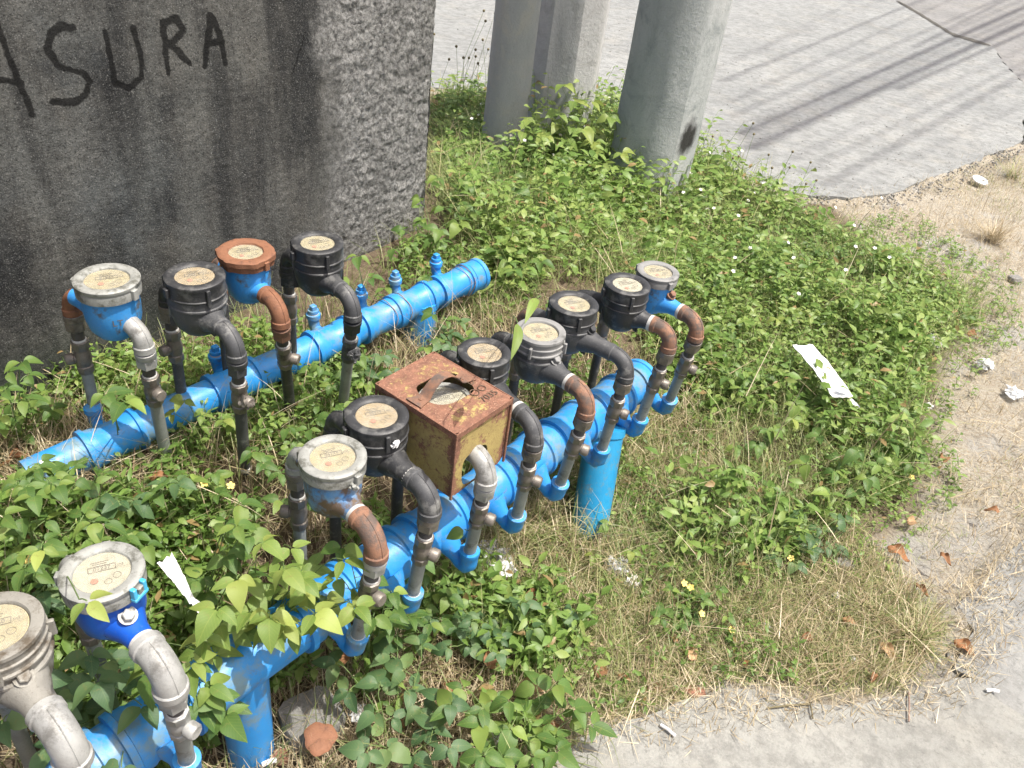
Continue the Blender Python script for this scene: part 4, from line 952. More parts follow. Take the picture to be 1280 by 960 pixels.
def where_label(u, v, what):
    for (lu, lv), nm in sorted(LM, key=lambda q: (q[0][0]-u)**2+(q[0][1]-v)**2):
        du, dv = u-lu, v-lv; far = 'just' if du*du+dv*dv < 80**2 else 'some way'
        w_ = ('right of' if du > 0 else 'left of') if abs(du) > abs(dv) else ('below' if dv > 0 else 'beyond')
        l_ = f'{what} {far} {w_} {nm}'.replace('some way ', '' if len(f'{what} {far} {w_} {nm}'.split()) > 16 else 'some way ')
        if l_ not in seen_labels: seen_labels.add(l_); return l_
gl = 'broad-leaved weed'
rr_ = random.Random(21)
for (u, v, hh_, sz) in [(660, 300, .16, .045), (740, 290, .16, .05), (900, 300, .12, .045), (960, 340, .12, .04), (1040, 330, .1, .04), (1000, 400, .12, .04), (900, 420, .12, .04), (940, 480, .12, .04), (1000, 530, .1, .045), (930, 560, .1, .04), (1130, 380, .1, .04), (1080, 470, .1, .035), (880, 360, .12, .045), (680, 250, .18, .05), (780, 300, .15, .05), (860, 260, .15, .05), (960, 640, .08, .035), (650, 340, .12, .045), (1140, 570, .08, .035), (1180, 400, .08, .035), (1100, 520, .08, .035), (970, 280, .12, .04)]:
    clump(where_label(u, v, gl), (u, v), [(u+rr_.uniform(-30, 30), v+rr_.uniform(-30, 5), hh_*rr_.uniform(.6, 1.1)) for _ in range(4)], sz, rr_.choice(['leaf_big', 'leaf_big', 'leaf_light']), 2, group='broad-leaved weeds in the ground cover')
gl = 'weed with three-part leaves'
for (u, v, hh_, sz) in [(330, 600, .12, .032), (250, 620, .12, .034), (180, 640, .12, .035), (400, 540, .14, .034), (470, 470, .12, .036), (540, 440, .10, .036), (370, 640, .12, .036), (150, 690, .12, .034), (440, 480, .10, .03), (350, 560, .1, .03), (110, 640, .1, .03), (60, 760, .12, .036)]:
    clump(where_label(u, v, gl), (u, v), [(u+rr_.uniform(-35, 35), v+rr_.uniform(-35, 0), hh_*rr_.uniform(.6, 1.2)) for _ in range(4)], sz, rr_.choice(['leaf_big', 'leaf_dark', 'leaf_big']), 2, group='weeds between the meter rows')

# ---------------------------------------------------------------- countless small foliage (numpy)
def sample_px(poly, n, seed, extra=None):
    """random soil points, uniform in world area, whose picture position falls inside poly"""
    r = np.random.default_rng(seed); out = []; tot = 0
    us = [p[0] for p in poly]; vs = [p[1] for p in poly]
    C_ = np.array([gp(max(-300, min(1500, u)), max(60, min(1150, v))) for u, v in poly])
    lo = C_.min(0)-.1; hi = C_.max(0)+.1
    while tot < n:
        x = r.uniform(lo[0], hi[0], n*3); y = r.uniform(lo[1], hi[1], n*3); z = gh(x, y); u, v = proj(np.stack([x, y, z], -1))
        k = inpoly(u+r.normal(0, 9, u.shape), v+r.normal(0, 7, v.shape), poly)
        # nothing grows inside the wall
        q = np.stack([x, y], -1)-WC[:2]; side = q @ wn[:2]; al = q @ wd[:2]; k &= ~((side < .01) & (al > -.01))
        if extra is not None: k &= extra(x, y, u, v, r)
        P = np.stack([x, y, z], -1)[k]; out.append(P); tot += len(P)
        if len(out) > 60: break
    return np.concatenate(out)[:n]
def falloff(P, poly, rad=55):
    u, v = proj(P); a = np.zeros(len(P))
    for k in range(16):
        q = 6.283*k/16; rr = rad*(1 if k % 2 else .55); a += inpoly(u+rr*math.cos(q), v+rr*.7*math.sin(q), poly)
    return a/16
def leaves_np(P, D, U, L, Wd, tint):
    """P base (n,3), D direction, U up, L length, Wd width -> V,F,attr"""
    D = D/np.linalg.norm(D, axis=1, keepdims=True); Sd = np.cross(U, D); Sd /= np.linalg.norm(Sd, axis=1, keepdims=True)+1e-9; N = np.cross(D, Sd)
    L = L[:, None]; w = Wd[:, None]; c1 = P+D*L*.35+N*L*.04; c2 = P+D*L*.72-N*L*.02; tp = P+D*L-N*L*.12
    V = np.stack([P, c1+Sd*w*.5+N*w*.12, c1, c1-Sd*w*.5+N*w*.12, c2+Sd*w*.36+N*w*.08, c2, c2-Sd*w*.36+N*w*.08, tp], 1)
    f = np.array([[0, 2, 1, 1], [0, 3, 2, 2], [1, 2, 5, 4], [2, 3, 6, 5], [4, 5, 7, 7], [5, 6, 7, 7]])
    n = len(P); return V.reshape(-1, 3), (f[None]+np.arange(n)[:, None, None]*8).reshape(-1, 4), np.repeat(tint, 8)
def quads2tris(F):
    deg = F[:, 2] == F[:, 3]; q = F[~deg]; return np.concatenate([F[deg][:, :3], q[:, [0, 1, 2]], q[:, [0, 2, 3]]])
def blades_np(P, D, L, Wd, bend, tint, seg=3):
    """curved blades; D initial direction, bending towards horizontal heading"""
    n = len(P); D = D/np.linalg.norm(D, axis=1, keepdims=True); hd = D*[1, 1, 0]; hd /= np.linalg.norm(hd, axis=1, keepdims=True)+1e-9
    Sd = np.cross(D, hd+np.array([0, 0, 1e-3])); nn = np.linalg.norm(Sd, axis=1, keepdims=True); Sd = np.where(nn > 1e-4, Sd/(nn+1e-9), np.cross(hd, Z)); V = []
    for i in range(seg+1):
        t = i/seg; c = P+D*(L*t)[:, None]+hd*(bend*L*t*t)[:, None]-Z*(bend*L*t*t*.6)[:, None]; w = (Wd*(1-t**1.6)+.0002)[:, None]/2
        V += [c-Sd*w, c+Sd*w]
    V = np.stack(V, 1); f = np.array([[2*i, 2*i+1, 2*i+3, 2*i+2] for i in range(seg)]); k = 2*(seg+1)
    return V.reshape(-1, 3), (f[None]+np.arange(n)[:, None, None]*k).reshape(-1, 4), np.repeat(tint, k)
def merge(parts):
    V = []; F = []; A = []; o = 0
    for v, f, a in parts: V.append(v); F.append(f+o); A.append(a); o += len(v)
    return np.concatenate(V), np.concatenate(F), np.concatenate(A)
def weeds(name, base, h, nl, size, seed, mat='leaf_small', label=None, tint0=.0, spread=1.0, cat='ground cover', poly=None):
    r = np.random.default_rng(seed)
    hs = 1.0
    if poly is not None:
        fo = falloff(base, poly); kp = r.random(len(base)) < np.clip((fo-.12)*1.5, .0, 1); base = base[kp]; fo = fo[kp]; hs = .30+.70*np.clip((fo-.3)/.7, 0, 1)
    n = len(base); az = r.uniform(0, 2*np.pi, n); ln = np.abs(r.normal(0, .45, n))*spread
    pt = fnoise(base[:, 0], base[:, 1], 4, seed)
    h_ = h*r.uniform(.35, 1.25, n)*(1+.35*pt)*hs
    top = base+np.stack([np.cos(az)*ln*h_, np.sin(az)*ln*h_, h_], -1)
    parts = []
    Pm = (base+top)/2+Z*(h_*.12)[:, None]
    d0 = np.cross(top-base, np.array([0, 1., 0])); d0 /= np.linalg.norm(d0, axis=1, keepdims=True)+1e-9
    V = np.stack([base-d0*.0011, base+d0*.0011, Pm-d0*.0009, Pm+d0*.0009, top-d0*.0005, top+d0*.0005], 1)
    f = np.array([[0, 1, 3, 2], [2, 3, 5, 4]]); parts.append((V.reshape(-1, 3), (f[None]+np.arange(n)[:, None, None]*6).reshape(-1, 4), np.full(n*6, .5)))
    for k in range(nl):
        t = 1-k/(nl+.6)+r.uniform(-.06, .06, n); t = np.clip(t, .08, 1)
        P = base*((1-t)**2)[:, None]+2*Pm*(t*(1-t))[:, None]+top*(t**2)[:, None]
        a = az+k*2.4+r.uniform(-.6, .6, n); D = np.stack([np.cos(a), np.sin(a), r.uniform(-.35, .6, n)], -1)
        U = np.stack([r.normal(0, .55, n), r.normal(-.1, .55, n), np.ones(n)], -1)
        L = size*r.uniform(.5, 1.45, n); ti = np.clip(.38+tint0+.22*pt+.20*r.normal(0, 1, n)+.12*t, 0, 1)
        parts.append(leaves_np(P+D*.002, D, U, L, L*r.uniform(.26, .56, n), np.where(r.random(n) < .035, 1.0, np.minimum(ti, .93))))
    V, F, A = merge(parts); F = quads2tris(F)
    o = arr_mesh(name, V, F, M[mat], {'tint': A}, kind='stuff'); tag(o, label, cat); return o
def grass(name, base, h, w, seed, mat='grass', label=None, t0=.35, tilt=.5, bend=.5, cat='grass', heading=None, seg=3):
    r = np.random.default_rng(seed); n = len(base); az = r.uniform(0, 2*np.pi, n) if heading is None else heading
    th = np.abs(r.normal(0, tilt, n)); D = np.stack([np.sin(th)*np.cos(az), np.sin(th)*np.sin(az), np.cos(th)+.02], -1)
    L = h*r.uniform(.4, 1.3, n); ti = np.clip(t0+.25*r.normal(0, 1, n), 0, 1)
    V, F, A = blades_np(base, D, L, w*r.uniform(.6, 1.3, n), bend*r.uniform(.2, 1.2, n), ti, seg)
    o = arr_mesh(name, V, F, M[mat], {'tint': A}, kind='stuff'); tag(o, label, cat); return o
patch = lambda sc, sd, th: (lambda x, y, u, v, r: fnoise(x, y, sc, sd)+r.normal(0, .12, x.shape) > th)
clr = lambda x, y, u, v, r: (fnoise(x, y, 7, 19)+r.normal(0, .12, x.shape) > .03) & (np.hypot(u-392, v-930) > 75) & ~((u > 262) & (u < 360) & (v > 900))
weeds('ground_cover', sample_px([(1040, 290), (1120, 270), (1240, 330), (1280, 420), (1200, 500), (1190, 620), (1130, 700), (1030, 740), (1060, 640), (1160, 560), (1180, 440), (1210, 390), (1100, 320)], 520, 121), .04, 6, .016, 122, label='sparse low weeds thinning out onto the dry verge', tint0=.1)
g1 = sample_px(GREEN, 7400, 1, patch(5, 4, -.2))
weeds('ground_cover', sample_px(GREEN, 1500, 91, lambda x, y, u, v, r: (fnoise(x, y, 8, 92)+r.normal(0, .12, x.shape) > .1) & ((v > 290) | (u > 880))), .17, 7, .034, 93, label='taller bright green weeds rising above the low cover', tint0=.12, poly=GREEN)
weeds('ground_cover', sample_px(GREEN, 2500, 94, patch(9, 95, .0)), .12, 8, .015, 96, label='fine-leaved pale weeds mixed through the ground cover', tint0=.2, poly=GREEN)
weeds('ground_cover', g1, .10, 7, .026, 5, label='dense low green weeds covering the ground right of the meters', tint0=.08, poly=GREEN)
NBACK = [(600, 330), (560, 250), (545, 130), (600, 135), (760, 150), (880, 215), (960, 262), (1000, 290), (900, 330), (760, 300), (640, 330)]
weeds('ground_cover', sample_px(NBACK, 2300, 2), .155, 8, .036, 6, label='taller leafy weeds around the feet of the poles', tint0=.14)
weeds('ground_cover', sample_px([(655, 185), (760, 150), (800, 215), (890, 245), (850, 300), (700, 300), (640, 250)], 620, 101), .30, 10, .040, 102, label='tall bright weeds crowding between and before the poles', tint0=.18)
weeds('ground_cover', sample_px(MIDL, 1750, 3, patch(7, 9, .0)), .075, 6, .021, 7, label='patchy weeds between the two rows of meters', tint0=-.04)
weeds('ground_cover', sample_px(BOTL, 1300, 4, clr), .09, 6, .026, 8, label='weeds at the bottom left around the blue post', tint0=-.06)
weeds('ground_cover', sample_px(BOTR, 330, 14, clr), .09, 6, .030, 18, label='sparse weeds over straw and soil at the bottom centre', tint0=.05)
weeds('ground_cover', sample_px([(470, 340), (545, 300), (600, 340), (560, 380)], 130, 111), .08, 6, .02, 112, label='sparse small weeds at the foot of the wall corner')
weeds('ground_cover', sample_px(FINE, 1000, 13, patch(6, 29, .1)), .05, 5, .016, 9, label='tiny-leaved weeds in the thin grass below the front pipe', tint0=-.02)
ALLV = [(-400, 520), (60, 470), (500, 330), (540, 130), (760, 140), (960, 262), (1110, 330), (1215, 375), (1180, 440), (1150, 600), (1060, 680), (960, 760), (760, 890), (700, 1000), (600, 1200), (-400, 1200)]
grass('grass', sample_px(ALLV, 15000, 31), .13, .0024, 32, label='thin green grass blades growing through the weeds', t0=.4, tilt=.5)
grass('grass', sample_px(NBACK, 4200, 97), .22, .0032, 98, label='tall light green grass around the poles', t0=.6, tilt=.4, bend=.5)
grass('grass', sample_px(FINE, 30000, 33, patch(5, 39, -.45)), .045, .0017, 34, label='fine olive grass mat below the front row of meters', t0=.58, tilt=.85, bend=.8)
grass('grass', sample_px(GREEN, 21000, 35), .16, .0022, 36, label='slender light green grass among the weeds at right', t0=.6, tilt=.5, bend=.6)
dryp = sample_px(DRYR, 21000, 37, patch(6, 49, -.4))
grass('dry_grass', dryp+Z*.001, .042, .0017, 38, 'straw', 'dry straw-coloured grass on the bare verge', .5, 1.35, .15, 'dry grass')
grass('grass', sample_px(DRYR, 5500, 40, patch(4, 59, .1)), .035, .0018, 41, label='short green-grey grass tufts in the dry verge', t0=.45, tilt=.8, bend=.6)
lit = np.concatenate([sample_px(FINE, 12000, 42), sample_px(MIDL, 11000, 43), sample_px(BOTL, 6000, 44), sample_px(BOTR, 6000, 47), sample_px(GREEN, 3000, 45)])
grass('dry_grass', lit+Z*rng.uniform(0, .02, len(lit))[:, None], .065, .0018, 46, 'straw', 'dead brown stalks matted under the weeds', .55, 1.3, .1, 'dry grass')
lng = np.concatenate([sample_px(GREEN, 260, 49)+Z*.08, sample_px(MIDL, 520, 50), sample_px(BOTL, 300, 51), sample_px(DRYR, 260, 52), sample_px(FINE, 120, 53)])
grass('dry_grass', lng+Z*rng.uniform(.0, .06, len(lng))[:, None], .17, .0024, 54, 'straw', 'long pale dry stalks lying across the ground', .6, 1.35, .2, 'dry grass', seg=5)
# stray straws and grit spilled on the concrete edges
EDGE = [(760, 925), (860, 880), (960, 880), (1100, 890), (1190, 860), (1220, 780), (1200, 750), (1250, 700), (1290, 700), (1270, 800), (1200, 900), (960, 910), (820, 945)]
rim_ = sample_px([(700, 960), (700, 905), (790, 870), (860, 845), (960, 850), (1080, 862), (1190, 825), (1190, 745), (1240, 700), (1300, 640), (1310, 670), (1225, 765), (1225, 850), (1140, 890), (1000, 900), (900, 885), (780, 925)], 1100, 58)
grass('dry_grass', rim_+Z*(.016+rng.uniform(0, .01, len(rim_)))[:, None], .05, .0016, 59, 'straw', 'matted straw along the edge of the pavement', .75, 1.5, .08, 'dry grass')
ep = sample_px(EDGE, 800, 55)
grass('dry_grass', ep+Z*.0155, .035, .0015, 56, 'straw', 'loose straw scattered on the edge of the pavement', .45, 1.5, .05, 'dry grass')
def grit(name, P, s0, s1, mat, label, seed):
    r = np.random.default_rng(seed); n = len(P); o8 = np.array([[1, 0, 0], [0, 1, 0], [-1, 0, 0], [0, -1, 0], [0, 0, .7], [0, 0, -.7]], float)
    s = r.uniform(s0, s1, n)**1.0; V = P[:, None]+o8[None]*s[:, None, None]*r.uniform(.5, 1.2, (n, 6, 1)); f = np.array([[0, 1, 4], [1, 2, 4], [2, 3, 4], [3, 0, 4], [1, 0, 5], [2, 1, 5], [3, 2, 5], [0, 3, 5]])
    o = arr_mesh(name, V.reshape(-1, 3), (f[None]+np.arange(n)[:, None, None]*6).reshape(-1, 3), mat, kind='stuff', smooth=False); tag(o, label, 'gravel')
RD = [(560, 20), (1280, 0), (1280, 180), (1110, 240), (1000, 240), (900, 200), (760, 100), (560, 100)]
gr = np.concatenate([sample_px(EDGE, 260, 60)+Z*.013, sample_px(DRYR, 2600, 61)])
grit('gravel', gr, .0008, .0028, M['rock'], 'loose grit on the verge and pavement edge', 62)
grit('gravel', sample_px(RD, 900, 63)+Z*.013, .002, .008, M['rock'], 'fine gravel scattered over the concrete road', 64)
VERGE = [(1000, 236), (1060, 246), (1115, 240), (1170, 218), (1215, 200), (1262, 182), (1280, 200), (1200, 225), (1120, 255), (1000, 256)]
grit('gravel', sample_px(VERGE, 700, 65)+Z*.01, .003, .011, M['rock'], 'crumbled concrete along the road edge', 66)

# ---------------------------------------------------------------- flowers
def flower(P, h, r, kind_, label, group, name='wildflower'):
    root = empty(name, P, label, 'wildflower', group); lx, ly = random.uniform(-.25, .25)*h, random.uniform(-.25, .25)*h
    mb = MB(); top = P+np.array([lx, ly, h]); mb.tube([P-Z*.01, P+np.array([lx*.3, ly*.3, h*.55]), top], [.0011, .0009, .0008], 5); mb.build('stem', M['stem'], root)
    f = MB(); up = nrm([lx*2, -h*.5, h])
    if kind_ == 'seed': f.lathe([(-.5*r, 0), (-.3*r, .5*r), (.1*r, .6*r), (.5*r, .4*r), (.6*r, 0)], top, up, 10); f.build('seed_head', M['seedhead'], root); return
    x = nrm(np.cross(up, [0, 1, .2])); y = np.cross(up, x); n = 5
    for i in range(n):
        a = 2*math.pi*i/n; d = x*math.cos(a)+y*math.sin(a); s = -x*math.sin(a)+y*math.cos(a)
        f.add([top, top+d*r*.6+s*r*.4+up*r*.25, top+d*r+s*r*.22+up*r*.3, top+d*r-s*r*.22+up*r*.3, top+d*r*.6-s*r*.4+up*r*.25], [(0, 4, 3, 2, 1)], 0)
    f.lathe([(-.15*r, .25*r), (.1*r, .3*r), (.25*r, .15*r), (.28*r, 0)], top, up, 10, mi=1)
    f.build('bloom', [M['petal_w' if kind_ == 'w' else 'petal_y'], M['petal_y']], root, smooth=60)
random.seed(5)
for (u, v, z, lb) in [(247, 592, .1, 'yellow wildflower, left one of the pair under the middle back-row riser'), (272, 594, .1, 'yellow wildflower, right one of the pair under the middle back-row riser'), (852, 734, .06, 'pale yellow wildflower, leftmost of those near the pavement'), (871, 735, .06, 'pale yellow wildflower directly right of its twin near the pavement'), (871, 768, .05, 'pale yellow wildflower just below the twin flowers'), (909, 783, .04, 'lone yellow wildflower at the edge of the weeds'), (39, 677, .12, 'yellow wildflower at the left edge above the royal blue meter'), (72, 693, .13, 'yellow wildflower touching the lid of the royal blue meter'), (994, 696, .05, 'yellow wildflower beside the grey stone'), (1143, 600, .05, 'yellow wildflower at the right edge of the weeds')]:
    P = at(u, v, z+float(gh(*gp(u, v)[:2]))); P = np.array([P[0], P[1], float(gh(P[0], P[1]))]); flower(P, z, .0085, 'y', lb, None)
for (u, v, z, lb) in [(60, 790, .36, 'white daisy-like wildflower between the two lowest meters'), (52, 568, .12, 'white wildflower by the left end of the back pipe')]:
    P = at(u, v, z+float(gh(*gp(u, v)[:2]))); P = np.array([P[0], P[1], float(gh(P[0], P[1]))]); flower(P, z, .009, 'w', lb, None)
fp = sample_px([(560, 200), (700, 150), (880, 230), (1050, 300), (1130, 360), (1100, 430), (960, 480), (880, 420), (860, 330), (640, 260)], 64, 71)
for P in fp: flower(P, random.uniform(.13, .26), .0075, 'w', 'tiny white wildflower standing above the weeds by the poles', 'white wildflowers in the weeds')
sp = sample_px([(548, 130), (600, 130), (605, 180), (560, 190)], 16, 72)
for P in sp: flower(P, random.uniform(.3, .55), .012, 'seed', 'dry brown seed head on a thin stalk between wall and round pole', 'seed heads beside the wall')
sp = sample_px([(870, 230), (1000, 280), (960, 300), (860, 260)], 14, 73)
for P in sp: flower(P, random.uniform(.2, .42), .010, 'seed', 'thin seed stalk rising over the road edge by the thick pole', 'seed stalks at the road edge')

# ---------------------------------------------------------------- fallen leaves, stones, litter
def dead_leaf(u, v, size, ang, label, dz=.012, tilt=.3, w=.55, curl=.5):
    P = gp(u, v, dz); me = leaf_mesh('dead_leaf', size, size*w, .5, curl, .9, .75, M['deadleaf'], 8)
    o = bpy.data.objects.new('fallen_leaf', me); S.collection.objects.link(o); tag(o, label, 'fallen leaf')
    up = nrm([tilt*math.sin(ang), -tilt, 1]); x = nrm([math.cos(ang), math.sin(ang), .15]); z = nrm(up-x*(up @ x)); y = np.cross(z, x)
    P = P-x*size*.5; o.matrix_world = Matrix([[x[0], y[0], z[0], P[0]], [x[1], y[1], z[1], P[1]], [x[2], y[2], z[2], P[2]+.012], [0, 0, 0, 1]])
for a in [(668, 748, .055, .6, 'orange dead leaf below the front pipe elbows', .04), (664, 862, .06, .2, 'rust-brown dead leaf at the top of the bottom-centre weed', .06), (752, 838, .055, .9, 'curled orange dead leaf lying on thin grass'), (618, 822, .07, 1.2, 'large tan dead leaf folded beside the bottom-centre weed', .05), (860, 818, .05, 2.2, 'pale brown dead leaf near the pavement edge'), (1122, 693, .06, -.5, 'salmon-brown oval leaf on the bare verge'), (1178, 574, .05, 1.2, 'dark orange dead leaf at the right edge of the weeds'), (1216, 420, .055, .1, 'brown dead leaf near the top of the verge'), (1108, 816, .05, -.9, 'light brown leaf tucked under the grass tuft'), (1140, 654, .045, .5, 'small reddish dead leaf under the weeds by the grey stone'), (430, 822, .06, 1.0, 'brown dead leaf under the blue elbow of the dirty meter', .05), (690, 915, .06, .3, 'brown curled leaf under the weed at the pavement', .02), (1205, 812, .055, -.6, 'reddish leaf at the edge of the grey cement'), (600, 790, .05, .3, 'tan leaf below the crumpled plastic')]:
    dead_leaf(*a[:5], **({'dz': a[5]} if len(a) > 5 else {}))
rl = random.Random(44)
for (u, v) in [(640, 840), (700, 820), (560, 860), (500, 905), (780, 850), (840, 800), (930, 830), (1010, 800), (1180, 700), (1240, 640), (1150, 740), (430, 870), (300, 640), (200, 600), (150, 650), (1090, 850), (690, 760), (40, 600), (20, 575), (60, 590), (1060, 780), (590, 745)]:
    ml_ = 'crumpled tan leaf' if rl.random() < .5 else 'small brown leaf'
    dead_leaf(u, v, rl.uniform(.028, .05), rl.uniform(0, 6.28), where_label(u, v, ml_), .012 if v > 700 else .05, .3, rl.uniform(.35, .65), rl.uniform(.1, .8))
def rock(name, u, v, r, sx, sy, sz, mat, label, cat, rot=0, dz=0, seed=1, facet=0.5):
    P = gp(u, v, dz); mb = MB(); V = []; F = []; n = 14; m = 20
    for i in range(n+1):
        th = math.pi*i/n
        for j in range(m):
            ph = 2*math.pi*j/m; d = np.array([math.sin(th)*math.cos(ph), math.sin(th)*math.sin(ph), math.cos(th)])
            k = 1+.35*mn.noise(Vector(d*1.3)+Vector((seed*7, 0, 0)))+.12*mn.noise(Vector(d*4)+Vector((seed*3, 1, 0)))
            q = d*k; mx = max(abs(q[0]), abs(q[1]), abs(q[2])); q = q*(1-facet)+q/mx*facet*.8
            x, y = q[0]*sx, q[1]*sy; V.append((P[0]+r*(x*math.cos(rot)-y*math.sin(rot)), P[1]+r*(x*math.sin(rot)+y*math.cos(rot)), P[2]+r*(q[2]*sz)+r*sz*.35))
    for i in range(n):
        for j in range(m): F.append((i*m+j, (i+1)*m+j, (i+1)*m+(j+1) % m, i*m+(j+1) % m))
    mb.add(V, F); o = mb.build(name, mat, smooth=30, loc=P); tag(o, label, cat); return o
rock('rubble_block', 390, 905, .068, 1.0, .95, .55, M['rock'], 'broken grey concrete chunk right of the blue post, a rusty disc-shaped leaf on it', 'rubble', .7, 0, 4, .75)
rock('stone', 1053, 708, .028, 1.0, .8, .7, M['rock'], 'small grey stone at the lower right edge of the weeds', 'stone', .3, 0, 2)
rock('brick_fragment', 815, 862, .016, 1.4, .9, .5, M['brick'], 'left pinkish brick fragment at the pavement edge', 'rubble', .2, 0, 5)
rock('brick_fragment', 868, 866, .018, 1.5, .9, .5, M['brick'], 'right pinkish brick fragment at the pavement edge', 'rubble', -.2, 0, 6)
rock('brick_fragment', 350, 948, .018, 1.0, .9, .8, M['brick'], 'brown brick bit beside the foot of the blue post', 'rubble', .2, 0, 7)
for (u, v, r, lb) in [(1188, 820, .01, 'small tan pebble in the grass tuft'), (625, 258, .045, 'pale flat stone in the weeds by the round pole'), (1195, 318, .02, 'dark grey stone on the verge below the white dish'), (1150, 305, .016, 'pale pebble on the verge left of the dark stone'), (1268, 350, .03, 'flat grey stone at the right edge')]:
    rock('stone', u, v, r, 1.2, .9, .5, M['rock'], lb, 'stone', random.random(), 0, int(u) % 9)
P = gp(400, 922, .075); mb = MB(); mb.lathe([(0, .001), (.001, .018), (.0, .026), (-.003, .030)], P, nrm([.1, -.25, 1]), 24, shape=lambda a, i: 1+.08*math.sin(3*a)+.05*math.sin(7*a)); tag(mb.build('fallen_leaf', M['rustor'], smooth=60, loc=P), 'round rusty-brown leaf lying on the concrete chunk', 'fallen leaf')
def ribbon(name, pts, widths, mat, label, cat, thick=.0012, crumple=.003, seed=0):
    pts = [np.asarray(p, float) for p in pts]; Q = []; Wd = []
    for i in range(len(pts)-1):
        for j in range(8): t = j/8; Q.append(pts[i]*(1-t)+pts[i+1]*t); Wd.append(widths[i]*(1-t)+widths[i+1]*t)
    Q.append(pts[-1]); Wd.append(widths[-1]); V = []; F = []; n = len(Q); m = 7
    for side in (1, -1):
        for i, q in enumerate(Q):
            t = nrm((Q[min(i+1, n-1)]-Q[max(i-1, 0)])*[1, 1, .3]); s = nrm(np.cross(Z, t))
            for j in range(m):
                k = (j/(m-1)-.5)*2; V.append(q+s*k*Wd[i]/2+Z*(crumple*mn.noise(Vector((i*.5+seed, j*.7, seed)))*2+crumple*abs(k)+side*thick/2))
    for sd__ in (0, 1):
        for i in range(n-1):
            for j in range(m-1):
                a = sd__*n*m+i*m+j; f = (a, a+1, a+m+1, a+m); F.append(f if sd__ == 0 else f[::-1])
    mb = MB(); mb.add(V, F); o = mb.build(name, mat, smooth=50, loc=pts[0]); tag(o, label, cat); return o
ribbon('paper_strip', [gp(1003, 432, .165), gp(1032, 466, .165), gp(1053, 497, .155)], [.075, .072, .068], M['white'], 'flat white paper strip lying on top of the weeds', 'litter', .002, .003, 2)
ribbon('paper_scrap', [gp(1062, 500, .14), gp(1073, 511, .13)], [.02, .016], M['white'], 'small white scrap at the lower end of the paper strip', 'litter', .002, .003, 5)
ribbon('plastic_ribbon', [gp(206, 700, .36), gp(224, 726, .35), gp(238, 750, .34), gp(254, 767, .33)], [.030, .021, .011, .016], M['white'], 'torn white plastic ribbon beside the royal blue meter', 'litter', .0015, .005, 9)
def crumple(name, u, v, r, mat, label, dz=.01, seed=0, flat=.5):
    P = gp(u, v, dz); mb = MB(); V = []; F = []; n = 12; m = 16
    for i in range(n+1):
        th = math.pi*i/n
        for j in range(m):
            ph = 2*math.pi*j/m; d = np.array([math.sin(th)*math.cos(ph), math.sin(th)*math.sin(ph), math.cos(th)])
            k = 1+.9*mn.noise(Vector(d*2.3)+Vector((seed*5, 0, 0)))+.5*mn.noise(Vector(d*6)+Vector((seed, 4, 0))); q = d*k*r; V.append((P[0]+q[0], P[1]+q[1], P[2]+q[2]*flat+r*flat*.5))
    for i in range(n):
        for j in range(m): F.append((i*m+j, (i+1)*m+j, (i+1)*m+(j+1) % m, i*m+(j+1) % m))
    mb.add(V, F); o = mb.build(name, mat, smooth=20, loc=P); tag(o, label, 'litter'); return o
crumple('plastic_scrap', 618, 700, .040, M['film'], 'clear crumpled plastic under the front pipe beside the blue elbows', .01, 1)
crumple('plastic_scrap', 633, 714, .020, M['white'], 'bright white plastic fragment on the clear crumpled plastic', .035, 2)
crumple('plastic_scrap', 772, 710, .026, M['film'], 'dull clear plastic scrap in the thin grass', .01, 3)
crumple('plastic_scrap', 792, 728, .018, M['white'], 'shiny white scrap right of the dull clear plastic', .01, 4, .5)
crumple('plastic_scrap', 1164, 428, .034, M['film'], 'crumpled clear plastic at the right edge of the weeds', .02, 5)
crumple('plastic_scrap', 1230, 457, .028, M['film'], 'clear plastic scrap on the bare verge', .01, 6)
crumple('plastic_scrap', 1160, 508, .013, M['white'], 'tiny white scrap on the verge below the crumpled plastic', .01, 7)
crumple('plastic_scrap', 1268, 492, .03, M['film'], 'flattened clear wrapper at the right edge of the photo', .005, 8, .3)
crumple('paper_bit', 1045, 745, .009, M['white'], 'small white oval bit below the grey stone', .006, 9, .6)
crumple('paper_bit', 1066, 824, .006, M['white'], 'tiny white bit left of the grass tuft', .006, 10, .6)
crumple('paper_bit', 958, 782, .008, M['film'], 'tiny shiny bit at the lower edge of the weeds', .006, 12, .6)
crumple('paper_bit', 448, 893, .02, M['film'], 'glassy plastic bit right of the concrete chunk', .01, 13, .6)
crumple('paper_bit', 612, 922, .02, M['white'], 'white crumpled bit under the bottom-centre weed', .01, 14, .6)
P = gp(1224, 227, .004); mb = MB(); mb.lathe([(0, .03), (.004, .042), (.012, .046), (.013, .045), (.005, .036), (.003, .0)], P, nrm([.1, -.2, 1]), 28); tag(mb.build('plastic_dish', M['white'], smooth=40, loc=P), 'shallow white plastic dish lying on the verge by the road edge', 'litter')
def stick(a, b, r, label, mat='white', dz=.02, name='stick'):
    A = gp(*a, dz); B = gp(*b, dz); o = MB().tube([A, (A+B)/2+Z*.003, B], r, 8).build(name, M[mat] if isinstance(mat, str) else mat, loc=A); tag(o, label, 'litter')
stick((826, 906), (844, 920), .0035, 'white cigarette end on the pavement', name='cigarette_butt')
stick((1233, 863), (1248, 864), .004, 'short white paper roll on the pavement near the crack', name='cigarette_butt')
stick((328, 956), (345, 950), .005, 'white stub beside the foot of the blue post', name='cigarette_butt', dz=.02)
stick((960, 885), (1012, 880), .002, 'thin dark twig on the pavement edge', 'seedhead', name='twig')
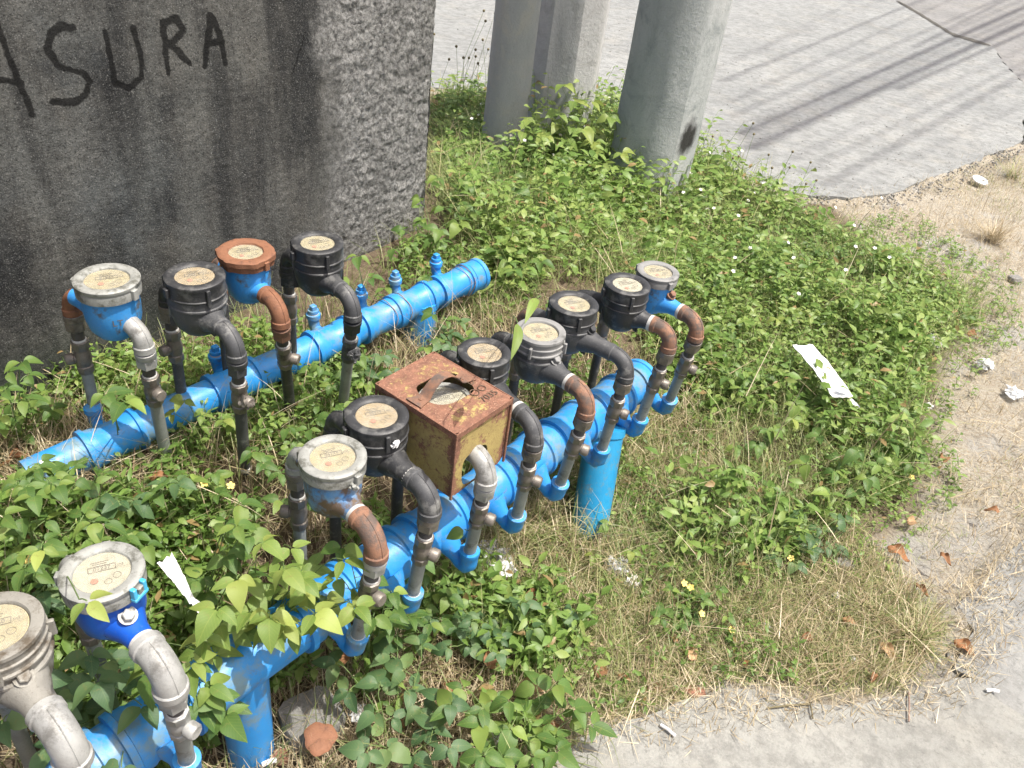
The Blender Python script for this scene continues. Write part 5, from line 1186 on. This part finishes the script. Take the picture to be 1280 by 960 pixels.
stick((1012, 878), (1016, 898), .0018, 'short bent twig end pointing down on the pavement', 'seedhead', name='twig')
stick((1136, 866), (1136, 902), .002, 'straight tan straw standing out over the pavement', 'wire', name='twig')
def tuft(label, u, v, n, h, seed, mats=('grass', 'straw'), w=.003, t=.9, r0=.02, name='grass_tuft'):
    P = gp(u, v); r = np.random.default_rng(seed); root = empty(name, P, label, 'grass tuft')
    for mt, nn, nm in ((mats[0], n, 'green_blades'), (mats[1], n//2, 'dry_blades')):
        b = np.array([0, 0, 0.])+r.normal(0, r0, (nn, 3))*[1, 1, 0]; az = r.uniform(0, 6.28, nn); th = np.abs(r.normal(.7, .4, nn))*t
        D = np.stack([np.sin(th)*np.cos(az), np.sin(th)*np.sin(az), np.cos(th)], -1); L = h*r.uniform(.4, 1.2, nn)
        V, F, A = blades_np(b, D, L, w*r.uniform(.6, 1.2, nn), r.uniform(.2, .6, nn), np.clip(.55+.3*r.normal(0, 1, nn), 0, 1), 5)
        o = arr_mesh(nm, V, F, M[mt], {'tint': A}, parent=root, kind='stuff')
tuft('spreading half-dry grass tuft near the pavement corner', 1140, 800, 150, .085, 81)
tuft('green grass tuft just above the spreading half-dry one', 1085, 765, 90, .075, 82)
tuft('pale grass tuft beside the white plastic dish', 1265, 222, 60, .16, 83)
tuft('bleached grass tuft on the upper verge', 1240, 300, 130, .14, 84, ('straw', 'straw'))
tuft('long green grass tuft around the cyan post foot', 720, 680, 130, .17, 85, w=.0028, r0=.05)
tuft('green grass tuft beneath the elbows of the front pipe', 640, 680, 70, .16, 86, r0=.04)
tuft('yellowish grass tuft right of the far blue elbow', 860, 530, 160, .13, 87, ('straw', 'grass'), r0=.04)
tuft('tall grass in front of the thick pole', 810, 290, 160, .30, 88, w=.004, r0=.10, t=.6)
tuft('heap of bleached straw over the left end of the back pipe', 52, 612, 420, .17, 89, ('straw', 'straw'), r0=.085, w=.0026)
tuft('grass blades in front of the back-row risers', 300, 560, 90, .16, 90, r0=.08, w=.0022)
print('leaves', nleaf[0])
